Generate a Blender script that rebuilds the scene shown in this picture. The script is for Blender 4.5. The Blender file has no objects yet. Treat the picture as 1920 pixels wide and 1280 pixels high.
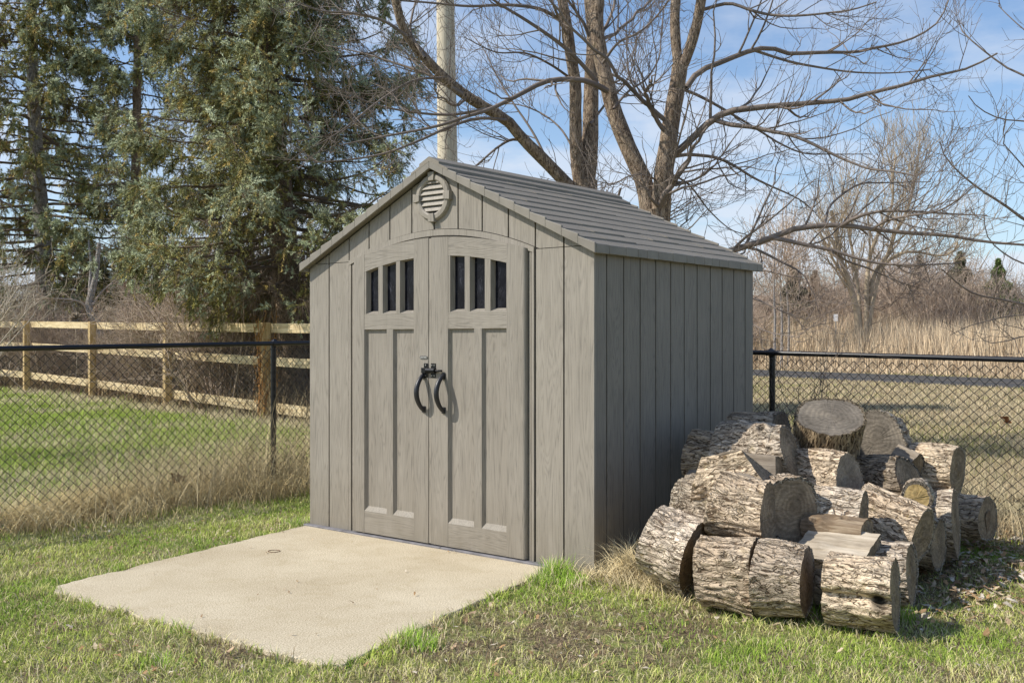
import bpy, bmesh, math, random
import numpy as np
from mathutils import Vector, Matrix, noise

SC = bpy.context.scene
COL = SC.collection
R_ = math.radians
# ------------------------------------------------------------------ camera geometry
F, CX, CY, H = 1944.0, 960.0, 638.0, 1.305      # focal length in photo pixels, principal point, eye height

def at(px, py, d):
    """world point seen at photo pixel (px,py) at depth d"""
    return Vector(((px - CX) / F * d, d, H - (py - CY) / F * d))

U = Vector((0.7753, -0.6316, 0.0))     # along the shed's front, to the right
V = Vector((0.6316, 0.7753, 0.0))      # along the shed's side, to the back
P2 = Vector((-1.432, 7.348, 0.0))      # front left foot of the shed
SHED_ROT = math.atan2(U.y, U.x)
W, D = 2.44, 1.97

# ------------------------------------------------------------------ tagging
def tag(o, label=None, cat=None, group=None, kind=None):
    if label: o['label'] = label
    if cat: o['category'] = cat
    if group: o['group'] = group
    if kind: o['kind'] = kind
    return o

def empty(name, loc, rot=0.0, label=None, cat=None, group=None):
    o = bpy.data.objects.new(name, None)
    COL.objects.link(o)
    o.location = loc
    o.rotation_euler = (0, 0, rot)
    o.empty_display_size = 0.1
    return tag(o, label, cat, group)

def copy_tree(o, parent=None):
    c = o.copy()
    COL.objects.link(c)
    if parent: c.parent = parent
    for ch in list(o.children):
        copy_tree(ch, c)
    return c

# ------------------------------------------------------------------ mesh building
def np_mesh(name, verts, faces, mat=None, parent=None, smooth=False, cols=None, mats=None, fmat=None):
    """faces: list of (M,k) int arrays"""
    verts = np.asarray(verts, dtype=np.float32).reshape(-1, 3)
    if not isinstance(faces, list): faces = [faces]
    faces = [np.asarray(f, dtype=np.int32) for f in faces if len(f)]
    me = bpy.data.meshes.new(name)
    me.vertices.add(len(verts))
    me.vertices.foreach_set('co', verts.ravel())
    nl = sum(f.size for f in faces); nf = sum(len(f) for f in faces)
    me.loops.add(nl)
    me.polygons.add(nf)
    me.loops.foreach_set('vertex_index', np.concatenate([f.ravel() for f in faces]))
    tot = np.concatenate([np.full(len(f), f.shape[1], dtype=np.int32) for f in faces])
    start = np.concatenate([[0], np.cumsum(tot)[:-1]]).astype(np.int32)
    me.polygons.foreach_set('loop_start', start)
    me.polygons.foreach_set('loop_total', tot)
    if smooth:
        me.polygons.foreach_set('use_smooth', np.ones(nf, dtype=bool))
    if cols is not None:
        ca = me.color_attributes.new('Col', 'FLOAT_COLOR', 'POINT')
        c4 = np.ones((len(verts), 4), dtype=np.float32)
        c4[:, :3] = np.asarray(cols).reshape(-1, 3)
        ca.data.foreach_set('color', c4.ravel())
    me.update(calc_edges=True)
    me.validate()
    if mats:
        for m in mats: me.materials.append(m)
        if fmat is not None:
            me.polygons.foreach_set('material_index', np.asarray(fmat, dtype=np.int32))
    elif mat:
        me.materials.append(mat)
    o = bpy.data.objects.new(name, me)
    COL.objects.link(o)
    if parent: o.parent = parent
    return o

class MB:
    """collects simple solids, builds ONE mesh object"""
    def __init__(s):
        s.v = []; s.f = []; s.m = []
    def poly(s, pts, faces, m=0):
        b = len(s.v)
        s.v += [tuple(p) for p in pts]
        for f in faces:
            s.f.append([b + i for i in f]); s.m.append(m)
        return s
    def box(s, x0, x1, y0, y1, z0, z1, m=0):
        p = [(x0,y0,z0),(x1,y0,z0),(x1,y1,z0),(x0,y1,z0),(x0,y0,z1),(x1,y0,z1),(x1,y1,z1),(x0,y1,z1)]
        return s.poly(p, [(0,3,2,1),(4,5,6,7),(0,1,5,4),(1,2,6,5),(2,3,7,6),(3,0,4,7)], m)
    def prism_xz(s, poly, y0, y1, m=0):
        """polygon in xz (counter-clockwise seen from -y) extruded y0..y1"""
        n = len(poly)
        p = [(x, y0, z) for x, z in poly] + [(x, y1, z) for x, z in poly]
        f = [tuple(range(n)), tuple(range(2*n-1, n-1, -1))]
        f += [(i, i+n, (i+1) % n + n, (i+1) % n) for i in range(n)]
        return s.poly(p, f, m)
    def prism_yz(s, poly, x0, x1, m=0):
        n = len(poly)
        p = [(x0, y, z) for y, z in poly] + [(x1, y, z) for y, z in poly]
        f = [tuple(range(n-1, -1, -1)), tuple(range(n, 2*n))]
        f += [((i+1) % n, (i+1) % n + n, i+n, i) for i in range(n)]
        return s.poly(p, f, m)
    def quad(s, a, b, c, d, m=0):
        return s.poly([a, b, c, d], [(0,1,2,3)], m)
    def tube(s, pts, rads, k=12, m=0, cap=True):
        P = np.array([tuple(p) for p in pts], dtype=float)[None]
        Rr = np.array(rads if hasattr(rads, '__len__') else [rads]*len(pts), dtype=float)[None]
        v, f = tubes(P, Rr, k)
        b = len(s.v)
        s.v += [tuple(x) for x in v]
        for q in f:
            s.f.append([b + int(i) for i in q]); s.m.append(m)
        if cap:
            n = len(pts)
            s.f.append([b + i for i in range(k-1, -1, -1)]); s.m.append(m)
            s.f.append([b + (n-1)*k + i for i in range(k)]); s.m.append(m)
        return s
    def build(s, name, mat, parent=None, smooth=False, bevel=0, angle=35):
        me = bpy.data.meshes.new(name)
        me.from_pydata(s.v, [], s.f)
        for mm in (mat if isinstance(mat, (list, tuple)) else [mat]): me.materials.append(mm)
        me.polygons.foreach_set('material_index', s.m)
        bm = bmesh.new(); bm.from_mesh(me)
        bmesh.ops.recalc_face_normals(bm, faces=bm.faces)
        bm.to_mesh(me); bm.free()
        if smooth:
            me.polygons.foreach_set('use_smooth', [True]*len(me.polygons))
            try: me.set_sharp_from_angle(angle=R_(angle))
            except Exception: pass
        o = bpy.data.objects.new(name, me)
        COL.objects.link(o)
        if parent: o.parent = parent
        if bevel:
            b = o.modifiers.new('bevel', 'BEVEL'); b.width = bevel; b.segments = 2
            b.limit_method = 'ANGLE'; b.angle_limit = R_(40)
        return o

def norm(a):
    return a / np.maximum(np.linalg.norm(a, axis=-1, keepdims=True), 1e-9)

def tubes(P, Rr, k=3):
    """P (N,n,3), Rr (N,n) -> verts, quads"""
    P = np.asarray(P, float); Rr = np.asarray(Rr, float)
    N, n, _ = P.shape
    T = norm(np.gradient(P, axis=1))
    mt = norm(T.mean(axis=1))
    ref = np.where(np.abs(mt[:, 2:3]) < 0.8, np.array([[0, 0, 1.0]]), np.array([[1.0, 0, 0]]))
    A = norm(np.cross(T, ref[:, None, :].repeat(n, 1)))
    B = np.cross(T, A)
    th = np.arange(k) * 2 * math.pi / k
    v = P[:, :, None] + Rr[:, :, None, None] * (np.cos(th)[None, None, :, None]*A[:, :, None] + np.sin(th)[None, None, :, None]*B[:, :, None])
    idx = np.arange(N*n*k).reshape(N, n, k)
    a = idx[:, :-1]; b = idx[:, 1:]
    f = np.stack([a, np.roll(a, -1, 2), np.roll(b, -1, 2), b], -1).reshape(-1, 4)
    return v.reshape(-1, 3), f

def resample(pts, rads, n):
    """smooth resampling of one polyline"""
    P = np.array([tuple(p) for p in pts], float); Rr = np.array(rads, float)
    if len(Rr) == 2 and len(P) != 2:
        s = np.concatenate([[0], np.cumsum(np.linalg.norm(np.diff(P, axis=0), axis=1))]); s /= s[-1]
        Rr = Rr[0] + (Rr[1]-Rr[0]) * s
    s = np.concatenate([[0], np.cumsum(np.linalg.norm(np.diff(P, axis=0), axis=1))]); s /= s[-1]
    t = np.linspace(0, 1, n)
    out = np.zeros((n, 3))
    Tn = np.gradient(P, s, axis=0)
    i = np.clip(np.searchsorted(s, t, side='right')-1, 0, len(s)-2)
    h = (s[i+1]-s[i]); u = (t-s[i])/h
    u2, u3 = u*u, u*u*u
    out = ((2*u3-3*u2+1)[:, None]*P[i] + ((u3-2*u2+u)*h)[:, None]*Tn[i] + (-2*u3+3*u2)[:, None]*P[i+1] + ((u3-u2)*h)[:, None]*Tn[i+1])
    return out, np.interp(t, s, Rr)

def spawn(rng, P, Rr, m, t0, t1, ang, lens, rr, npts, up=0.3, wig=0.04, rmin=0.003, flat=None, curl=None, tip=0.25):
    """m children on each of the N parent polylines"""
    N, n, _ = P.shape
    t = rng.uniform(t0, t1, (N, m)) * (n-1)
    i = np.clip(t.astype(int), 0, n-2); u = (t-i)[..., None]
    ar = np.arange(N)[:, None]
    S = P[ar, i]*(1-u) + P[ar, i+1]*u
    T = norm(P[ar, i+1]-P[ar, i])
    r0 = (Rr[ar, i]*(1-u[..., 0]) + Rr[ar, i+1]*u[..., 0]) * rr
    rnd = rng.normal(size=(N, m, 3))
    if flat is not None: rnd[..., 2] *= flat
    side = norm(rnd - (rnd*T).sum(-1, keepdims=True)*T)
    a = np.radians(rng.uniform(ang[0], ang[1], (N, m)))[..., None]
    Dv = norm(T*np.cos(a) + side*np.sin(a))
    L = rng.uniform(lens[0], lens[1], (N, m)) * (1.15 - 0.6*t/(n-1))
    S = S.reshape(-1, 3); Dv = Dv.reshape(-1, 3); L = L.ravel(); r0 = np.maximum(r0.ravel(), rmin)
    s = np.linspace(0, 1, npts)
    upv = np.array([0, 0, up])
    w = rng.normal(size=(len(S), npts, 3)) * wig
    w[:, 0] = 0
    w = np.cumsum(w, axis=1)
    C = S[:, None] + L[:, None, None]*(Dv[:, None]*s[None, :, None] + upv*(s**2)[None, :, None] + w*s[None, :, None])
    if curl is not None:
        cv = rng.normal(size=(len(S), 1, 3)) * curl
        C += L[:, None, None]*cv*(s**2)[None, :, None]
    r = r0[:, None]*(1-(1-tip)*s[None])
    return C, np.maximum(r, rmin*0.6)

_tab = np.random.default_rng(5).random((256, 256))
def vnoise(x, y):
    xi = np.floor(x).astype(int); yi = np.floor(y).astype(int)
    u = x-xi; v = y-yi
    u = u*u*(3-2*u); v = v*v*(3-2*v)
    a = _tab[xi & 255, yi & 255]; b = _tab[(xi+1) & 255, yi & 255]
    c = _tab[xi & 255, (yi+1) & 255]; d = _tab[(xi+1) & 255, (yi+1) & 255]
    return (a*(1-u)+b*u)*(1-v) + (c*(1-u)+d*u)*v
def fbm(x, y, o=3):
    s = 0; a = 1; t = 0
    for i in range(o):
        s = s + a*vnoise(x*2**i+17.3*i, y*2**i+5.1*i); t += a; a *= 0.5
    return s/t

# ------------------------------------------------------------------ materials
class NT:
    def __init__(s, name):
        s.mat = bpy.data.materials.new(name); s.mat.use_nodes = True
        s.nt = s.mat.node_tree; s.n = s.nt.nodes; s.n.clear()
        s.out = s.n.new('ShaderNodeOutputMaterial')
        s.bsdf = s.n.new('ShaderNodeBsdfPrincipled')
        s.nt.links.new(s.bsdf.outputs[0], s.out.inputs[0])
    def add(s, t, **kw):
        n = s.n.new(t)
        for k, v in kw.items():
            if k.startswith('i_'):
                key = k[2:].replace('_', ' ')
                n.inputs[key].default_value = v
            else: setattr(n, k, v)
        return n
    def link(s, a, b): s.nt.links.new(a, b)
    def coord(s, kind='Object', scale=(1, 1, 1), rot=(0, 0, 0), loc=(0, 0, 0)):
        tc = s.add('ShaderNodeTexCoord'); mp = s.add('ShaderNodeMapping')
        mp.inputs['Scale'].default_value = scale; mp.inputs['Rotation'].default_value = rot; mp.inputs['Location'].default_value = loc
        s.link(tc.outputs[kind], mp.inputs[0]); return mp.outputs[0]
    def noise(s, vec, scale, detail=3, rough=0.55, dist=0.0):
        n = s.add('ShaderNodeTexNoise'); n.inputs['Scale'].default_value = scale; n.inputs['Detail'].default_value = detail
        n.inputs['Roughness'].default_value = rough; n.inputs['Distortion'].default_value = dist
        if vec is not None: s.link(vec, n.inputs['Vector'])
        return n.outputs['Fac']
    def ramp(s, fac, stops):
        r = s.add('ShaderNodeValToRGB'); e = r.color_ramp.elements
        while len(e) < len(stops): e.new(0.5)
        for el, (p, c) in zip(e, stops):
            el.position = p; el.color = (*c, 1) if len(c) == 3 else c
        s.link(fac, r.inputs[0]); return r.outputs[0]
    def mix(s, fac, a, b, blend='MIX'):
        m = s.add('ShaderNodeMix', data_type='RGBA', blend_type=blend)
        for sock, val in ((m.inputs[0], fac), (m.inputs[6], a), (m.inputs[7], b)):
            if isinstance(val, (int, float)): sock.default_value = val
            elif isinstance(val, tuple): sock.default_value = (*val, 1) if len(val) == 3 else val
            else: s.link(val, sock)
        return m.outputs[2]
    def math(s, op, a, b=0.0, clamp=False):
        m = s.add('ShaderNodeMath', operation=op, use_clamp=clamp)
        for sock, val in ((m.inputs[0], a), (m.inputs[1], b)):
            if isinstance(val, (int, float)): sock.default_value = val
            else: s.link(val, sock)
        return m.outputs[0]
    def bump(s, h, strength=0.4, dist=0.01, prev=None):
        b = s.add('ShaderNodeBump'); b.inputs['Strength'].default_value = strength; b.inputs['Distance'].default_value = dist
        s.link(h, b.inputs['Height'])
        if prev is not None: s.link(prev, b.inputs['Normal'])
        return b.outputs[0]
    def set(s, color=None, rough=None, normal=None, metal=None, spec=None):
        for key, val in (('Base Color', color), ('Roughness', rough), ('Normal', normal), ('Metallic', metal), ('Specular IOR Level', spec)):
            if val is None: continue
            if isinstance(val, (int, float)): s.bsdf.inputs[key].default_value = val
            elif isinstance(val, tuple): s.bsdf.inputs[key].default_value = (*val, 1)
            else: s.link(val, s.bsdf.inputs[key])
        return s.mat

def mat_plain(name, c, rough=0.6, var=0.15, scale=8.0, metal=0.0, spec=0.5, bump=0.0):
    t = NT(name)
    v = t.coord('Object')
    n = t.noise(v, scale, 4)
    col = t.ramp(n, [(0.3, tuple(x*(1-var) for x in c)), (0.7, tuple(x*(1+var) for x in c))])
    nb = t.bump(n, bump, 0.01) if bump else None
    return t.set(col, rough, nb, metal, spec)

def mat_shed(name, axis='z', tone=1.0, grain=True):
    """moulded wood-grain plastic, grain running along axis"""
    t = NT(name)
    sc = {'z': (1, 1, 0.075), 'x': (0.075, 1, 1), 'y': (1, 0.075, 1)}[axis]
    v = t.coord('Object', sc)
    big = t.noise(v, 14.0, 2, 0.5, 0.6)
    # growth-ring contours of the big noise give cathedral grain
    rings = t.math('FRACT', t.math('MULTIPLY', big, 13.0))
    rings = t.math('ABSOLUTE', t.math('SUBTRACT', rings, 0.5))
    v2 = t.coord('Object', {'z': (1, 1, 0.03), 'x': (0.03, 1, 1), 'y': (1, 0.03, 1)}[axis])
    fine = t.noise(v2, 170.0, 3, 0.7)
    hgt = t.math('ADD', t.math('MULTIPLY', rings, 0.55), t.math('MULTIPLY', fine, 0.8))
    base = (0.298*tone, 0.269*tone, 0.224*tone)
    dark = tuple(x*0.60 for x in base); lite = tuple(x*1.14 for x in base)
    c = t.ramp(hgt, [(0.25, dark), (0.5, base), (0.85, lite)])
    wv = t.coord('Object')
    stain = t.noise(wv, 2.3, 5, 0.6)
    c = t.mix(0.5, c, t.ramp(stain, [(0.3, (0.8, 0.79, 0.78)), (0.7, (1.06, 1.06, 1.07))]), 'MULTIPLY')
    st2 = t.noise(t.coord('Object', (1, 1, 0.04)), 16.0, 4, 0.65)
    c = t.mix(0.5, c, t.ramp(st2, [(0.32, (0.82, 0.81, 0.79)), (0.55, (1.0,)*3), (0.75, (1.08, 1.08, 1.09))]), 'MULTIPLY')
    # grime near the ground
    sep = t.add('ShaderNodeSeparateXYZ'); t.link(wv, sep.inputs[0])
    low = t.math('SUBTRACT', 1.0, t.math('MULTIPLY', sep.outputs[2], 2.2), True)
    gr = t.math('MULTIPLY', low, t.noise(wv, 9.0, 4))
    c = t.mix(t.math('MULTIPLY', gr, 0.7), c, (0.17, 0.145, 0.10))
    nb = t.bump(hgt, 0.42 if grain else 0.15, 0.004)
    return t.set(c, 0.58, nb, None, 0.35)

def mat_vcol(name, rough=0.7, transl=0.3, var=0.25, scale=30.0, spec=0.2, up=0.0):
    """vertex-colour foliage with some light through the leaf"""
    t = NT(name)
    a = t.add('ShaderNodeVertexColor', layer_name='Col')
    n = t.noise(t.coord('Object'), scale, 2)
    c = t.mix(1.0, a.outputs[0], t.ramp(n, [(0.25, (1-var,)*3), (0.75, (1+var,)*3)]), 'MULTIPLY')
    t.set(c, rough, None, None, spec)
    if up:
        ge = t.add('ShaderNodeNewGeometry')
        s1 = t.add('ShaderNodeVectorMath', operation='MULTIPLY_ADD')
        s1.inputs[1].default_value = (1-up,)*3; s1.inputs[2].default_value = (0, 0, up)
        t.link(ge.outputs['Normal'], s1.inputs[0])
        s2 = t.add('ShaderNodeVectorMath', operation='NORMALIZE'); t.link(s1.outputs[0], s2.inputs[0])
        t.link(s2.outputs[0], t.bsdf.inputs['Normal'])
    if transl > 0:
        tr = t.add('ShaderNodeBsdfTranslucent'); t.link(c, tr.inputs[0])
        mx = t.add('ShaderNodeMixShader'); mx.inputs[0].default_value = transl
        t.link(t.bsdf.outputs[0], mx.inputs[1]); t.link(tr.outputs[0], mx.inputs[2])
        t.link(mx.outputs[0], t.out.inputs[0])
    return t.mat

def mat_bark(name, dark, mid, lite, scale=14.0, stretch=0.28, axis='z', bump=0.9, use_col=False, lichen=True):
    t = NT(name)
    sc = {'z': (1, 1, stretch), 'x': (stretch, 1, 1)}[axis]
    tc = t.add('ShaderNodeTexCoord')
    nz = t.add('ShaderNodeTexNoise'); nz.inputs['Scale'].default_value = 9.0; nz.inputs['Detail'].default_value = 3
    t.link(tc.outputs['Object'], nz.inputs['Vector'])
    off = t.add('ShaderNodeVectorMath', operation='MULTIPLY_ADD')
    off.inputs[1].default_value = (0.07, 0.07, 0.07)
    t.link(nz.outputs['Color'], off.inputs[0]); t.link(tc.outputs['Object'], off.inputs[2])
    mp = t.add('ShaderNodeMapping'); mp.inputs['Scale'].default_value = sc
    t.link(off.outputs[0], mp.inputs[0])
    v = mp.outputs[0]
    vo = t.add('ShaderNodeTexVoronoi', feature='DISTANCE_TO_EDGE'); vo.inputs['Scale'].default_value = scale*3.4
    vo.inputs['Randomness'].default_value = 1.0
    t.link(v, vo.inputs['Vector'])
    c1 = t.ramp(vo.outputs['Distance'], [(0.0, (0.12,)*3), (0.035, (0.5,)*3), (0.10, (1, 1, 1))])
    # wandering furrows: contour lines of a stretched noise
    mp2 = t.add('ShaderNodeMapping'); mp2.inputs['Scale'].default_value = tuple(q*(0.62 if q < 1 else 1) for q in sc)
    t.link(off.outputs[0], mp2.inputs[0])
    fn_ = t.noise(mp2.outputs[0], scale*1.25, 3, 0.6, 0.35)
    fur = t.math('ABSOLUTE', t.math('SUBTRACT', t.math('FRACT', t.math('MULTIPLY', fn_, 7.0)), 0.5))
    wid = t.math('MULTIPLY', t.noise(tc.outputs['Object'], 26.0, 3, 0.6), 0.21)
    c2 = t.ramp(t.math('SUBTRACT', fur, t.math('SUBTRACT', wid, 0.075)), [(0.0, (0.1,)*3), (0.035, (0.35,)*3), (0.13, (1, 1, 1))])
    fn2 = t.noise(mp2.outputs[0], scale*3.2, 3, 0.6, 0.3)
    fu2 = t.math('ABSOLUTE', t.math('SUBTRACT', t.math('FRACT', t.math('MULTIPLY', fn2, 6.0)), 0.5))
    c2 = t.mix(0.75, c2, t.ramp(fu2, [(0.0, (0.38,)*3), (0.10, (0.75,)*3), (0.28, (1, 1, 1))]), 'MULTIPLY')
    amt = t.ramp(t.noise(tc.outputs['Object'], 11.0, 3), [(0.46, (0.0,)*3), (0.62, (0.8,)*3)])
    crack = t.math('MULTIPLY', t.mix(amt, (1, 1, 1), c1), c2)
    fine = t.noise(v, scale*9, 5, 0.75)
    big = t.noise(tc.outputs['Object'], 5.0, 4, 0.6)
    h = t.math('ADD', t.math('MULTIPLY', crack, 1.0), t.math('MULTIPLY', fine, 0.5))
    c = t.ramp(t.math('MULTIPLY', h, 0.7), [(0.22, dark), (0.55, mid), (0.98, lite)])
    c = t.mix(t.math('MULTIPLY', big, 0.9), c, t.ramp(fine, [(0.3, dark), (0.7, mid)]), 'MIX') if False else c
    c = t.mix(0.75, c, t.ramp(big, [(0.28, (0.68, 0.60, 0.52)), (0.55, (1.06, 1.04, 1.0))]), 'MULTIPLY')
    if lichen:
        li = t.noise(tc.outputs['Object'], 16.0, 3, 0.6)
        c = t.mix(t.ramp(li, [(0.62, (0, 0, 0)), (0.74, (0.55,)*3)]), c, (0.30, 0.24, 0.10))
    if use_col:
        a = t.add('ShaderNodeVertexColor', layer_name='Col')
        c = t.mix(1.0, c, a.outputs[0], 'MULTIPLY')
    nb = t.bump(h, bump, 0.012)
    return t.set(c, 0.85, nb, None, 0.2)

def mat_cut(name, c0, c1, c2):
    """sawn log end: growth rings round the x axis, radial checks, grey weathering"""
    t = NT(name)
    tc = t.add('ShaderNodeTexCoord')
    sep = t.add('ShaderNodeSeparateXYZ'); t.link(tc.outputs['Object'], sep.inputs[0])
    y = t.math('ADD', sep.outputs[1], 0.013); z = t.math('ADD', sep.outputs[2], -0.009)
    r = t.math('SQRT', t.math('ADD', t.math('MULTIPLY', y, y), t.math('MULTIPLY', z, z)))
    wob = t.noise(tc.outputs['Object'], 5.0, 3)
    rr = t.math('ADD', t.math('MULTIPLY', r, 210.0), t.math('MULTIPLY', wob, 30.0))
    rings = t.math('ADD', t.math('MULTIPLY', t.math('SINE', rr), 0.5), 0.5)
    big = t.noise(tc.outputs['Object'], 6.0, 5, 0.65)
    ang = t.math('ARCTAN2', z, y)
    checks = t.noise(None, 1.0)
    cmb = t.add('ShaderNodeCombineXYZ'); t.link(t.math('MULTIPLY', ang, 6.5), cmb.inputs[0]); t.link(t.math('MULTIPLY', r, 1.5), cmb.inputs[1])
    ck = t.noise(cmb.outputs[0], 2.2, 3, 0.6)
    ckm = t.ramp(ck, [(0.30, (0, 0, 0)), (0.37, (1, 1, 1))])
    c = t.ramp(t.math('ADD', t.math('MULTIPLY', big, 0.85), t.math('MULTIPLY', rings, 0.09)), [(0.22, c0), (0.5, c1), (0.8, c2)])
    c = t.mix(0.55, c, ckm, 'MULTIPLY')
    fine = t.noise(t.coord('Object', (1, 1, 4)), 38.0, 5, 0.75)
    c = t.mix(0.9, c, t.ramp(fine, [(0.3, (0.55,)*3), (0.7, (1.25,)*3)]), 'MULTIPLY')
    h = t.math('ADD', t.math('MULTIPLY', rings, 0.25), t.math('ADD', t.math('MULTIPLY', ckm, 0.6), t.math('MULTIPLY', fine, 0.6)))
    return t.set(c, 0.85, t.bump(h, 0.5, 0.006), None, 0.2)

def mat_split(name, c0, c1, c2):
    """split wood face: fibres along local x"""
    t = NT(name)
    v = t.coord('Object', (0.08, 1, 1))
    f = t.noise(v, 60.0, 5, 0.7, 0.5)
    b = t.noise(t.coord('Object', (0.35, 1, 1)), 9.0, 4, 0.6)
    c = t.ramp(t.math('ADD', t.math('MULTIPLY', f, 0.5), t.math('MULTIPLY', b, 0.5)), [(0.3, c0), (0.5, c1), (0.7, c2)])
    return t.set(c, 0.85, t.bump(f, 0.7, 0.008), None, 0.2)

M = {}
M['door_v'] = mat_shed('door_plastic_upright_grain', 'z', 0.93)
M['door_h'] = mat_shed('door_plastic_level_grain', 'x', 0.95)
M['shed_v'] = mat_shed('taupe_plastic_upright_grain', 'z')
M['shed_h'] = mat_shed('taupe_plastic_level_grain', 'x')
M['shed_shaded'] = mat_shed('taupe_plastic_side_shaded', 'z', 0.74)  # lower tone paints the side wall's shade into the plastic colour
M['trim'] = mat_shed('taupe_plastic_trim', 'z', 1.02, False)
M['roof'] = None
M['black'] = mat_plain('black_vinyl', (0.012, 0.012, 0.014), 0.32, 0.2, 20, 0, 0.5)
M['wire'] = mat_plain('black_coated_wire', (0.014, 0.014, 0.015), 0.4, 0.2, 20)
M['black_plastic'] = mat_plain('black_handle_plastic', (0.018, 0.018, 0.021), 0.42, 0.15, 30, 0, 0.5)
M['black_metal'] = mat_plain('black_latch_metal', (0.012, 0.012, 0.013), 0.3, 0.2, 40, 0.4)
M['steel'] = mat_plain('bright_screw_steel', (0.45, 0.44, 0.42), 0.3, 0.2, 60, 0.9)
M['sill'] = mat_plain('grey_floor_plastic', (0.16, 0.155, 0.165), 0.6, 0.3, 12)
M['dark'] = mat_plain('shed_interior_dark', (0.02, 0.019, 0.018), 0.8, 0.1)

t = NT('shingle_plastic')
v = t.coord('Object'); n1 = t.noise(v, 120.0, 3, 0.7); n2 = t.noise(v, 3.0, 4)
c = t.ramp(n1, [(0.3, (0.180, 0.158, 0.126)), (0.7, (0.262, 0.234, 0.190))])
c = t.mix(0.6, c, t.ramp(n2, [(0.3, (0.86,)*3), (0.7, (1.1,)*3)]), 'MULTIPLY')
M['roof'] = t.set(c, 0.62, t.bump(n1, 0.25, 0.004), None, 0.35)
M['fascia'] = mat_plain('fascia_plastic', (0.225, 0.204, 0.17), 0.55, 0.12, 9, 0, 0.35, 0.15)

t = NT('dusky_window_glass')
v = t.coord('Object', (1, 1, 0.6)); n1 = t.noise(v, 11.0, 5, 0.65, 1.2)
c = t.ramp(n1, [(0.45, (0.006, 0.006, 0.009)), (0.62, (0.016, 0.017, 0.024)), (0.74, (0.07, 0.07, 0.085))])
st_ = t.math('ABSOLUTE', t.math('SUBTRACT', t.math('FRACT', t.math('MULTIPLY', t.noise(t.coord('Object', (1, 1, 0.7)), 6.0, 4, 0.6, 1.5), 6.0)), 0.5))
c = t.mix(t.ramp(st_, [(0.0, (0.22,)*3), (0.04, (0, 0, 0))]), c, (0.16, 0.16, 0.19))  # pale streaks painted in for branches reflected in the panes
M['glass'] = t.set(c, 0.12, t.bump(t.noise(v, 5.0, 2), 0.12, 0.02), None, 0.12)

t = NT('exposed_sand_concrete')
v = t.coord('Object')
a = t.noise(v, 150.0, 3, 0.75); b = t.noise(v, 1.3, 5, 0.6); g = t.noise(v, 90.0, 3, 0.7)
c = t.ramp(a, [(0.33, (0.25, 0.20, 0.13)), (0.5, (0.585, 0.51, 0.37)), (0.67, (0.83, 0.75, 0.585))])
c = t.mix(0.7, c, t.ramp(g, [(0.3, (0.80, 0.78, 0.75)), (0.7, (1.1, 1.1, 1.1))]), 'MULTIPLY')
c = t.mix(0.9, c, t.ramp(b, [(0.3, (0.82, 0.79, 0.74)), (0.7, (1.05, 1.05, 1.05))]), 'MULTIPLY')
b2 = t.noise(v, 6.5, 6, 0.7, 0.6)
c = t.mix(0.8, c, t.ramp(b2, [(0.34, (0.90, 0.88, 0.83)), (0.5, (1.0,)*3), (0.68, (1.04,)*3)]), 'MULTIPLY')
M['concrete'] = t.set(c, 0.9, t.bump(a, 0.35, 0.004), None, 0.2)

M['grass'] = mat_vcol('grass_blades', 0.65, 0.25, 0.2, 6.0, 0.15, 0.62)
M['straw'] = mat_vcol('dry_grass_blades', 0.75, 0.2, 0.2, 6.0, 0.15, 0.6)
M['leaf'] = mat_vcol('dead_leaves', 0.8, 0.15, 0.25, 40.0)
M['needles'] = mat_vcol('spruce_needles', 0.6, 0.08, 0.2, 2.0, 0.2, 0.45)
M['log_bark'] = mat_bark('weathered_log_bark', (0.15, 0.112, 0.080), (0.50, 0.428, 0.335), (0.80, 0.715, 0.595), 12.0, 0.30, 'x', 1.0, True)
M['stump_bark'] = mat_bark('dark_stump_bark', (0.04, 0.03, 0.02), (0.27, 0.21, 0.14), (0.52, 0.43, 0.30), 14.0, 0.2, 'x', 1.0, True)
M['maple_bark'] = mat_bark('maple_trunk_bark', (0.10, 0.072, 0.052), (0.27, 0.205, 0.152), (0.43, 0.345, 0.262), 12.0, 0.16, 'z', 1.0, False, True)
M['spruce_bark'] = mat_bark('spruce_trunk_bark', (0.04, 0.03, 0.022), (0.16, 0.115, 0.082), (0.30, 0.23, 0.165), 10.0, 0.5, 'z', 0.8, False, False)
M['grey_bark'] = mat_bark('grey_trunk_bark', (0.10, 0.09, 0.085), (0.30, 0.275, 0.255), (0.47, 0.44, 0.42), 10.0, 0.3, 'z', 0.8, False, False)
M['twig'] = mat_plain('maple_twig_bark', (0.19, 0.152, 0.125), 0.75, 0.3, 3.0)
M['twig_pale'] = mat_plain('pale_shrub_bark', (0.46, 0.385, 0.29), 0.75, 0.25, 3.0)
M['twig_brown'] = mat_plain('thicket_bark', (0.47, 0.37, 0.285), 0.8, 0.35, 2.0)
M['twig_tan'] = mat_plain('willow_bark', (0.40, 0.32, 0.22), 0.8, 0.3, 2.0)
M['twig_spruce'] = mat_plain('spruce_twig_bark', (0.15, 0.11, 0.075), 0.85, 0.3, 3.0)
M['cut_grey'] = mat_cut('weathered_log_end', (0.08, 0.057, 0.036), (0.275, 0.21, 0.142), (0.55, 0.44, 0.31))
M['cut_stump'] = mat_cut('grey_stump_top', (0.08, 0.068, 0.054), (0.21, 0.18, 0.143), (0.40, 0.34, 0.26))
M['cut_fresh'] = mat_cut('tan_log_end', (0.33, 0.22, 0.08), (0.55, 0.40, 0.18), (0.68, 0.53, 0.29))
M['split_grey'] = mat_split('grey_split_wood', (0.09, 0.07, 0.05), (0.26, 0.215, 0.165), (0.46, 0.395, 0.315))
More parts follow.
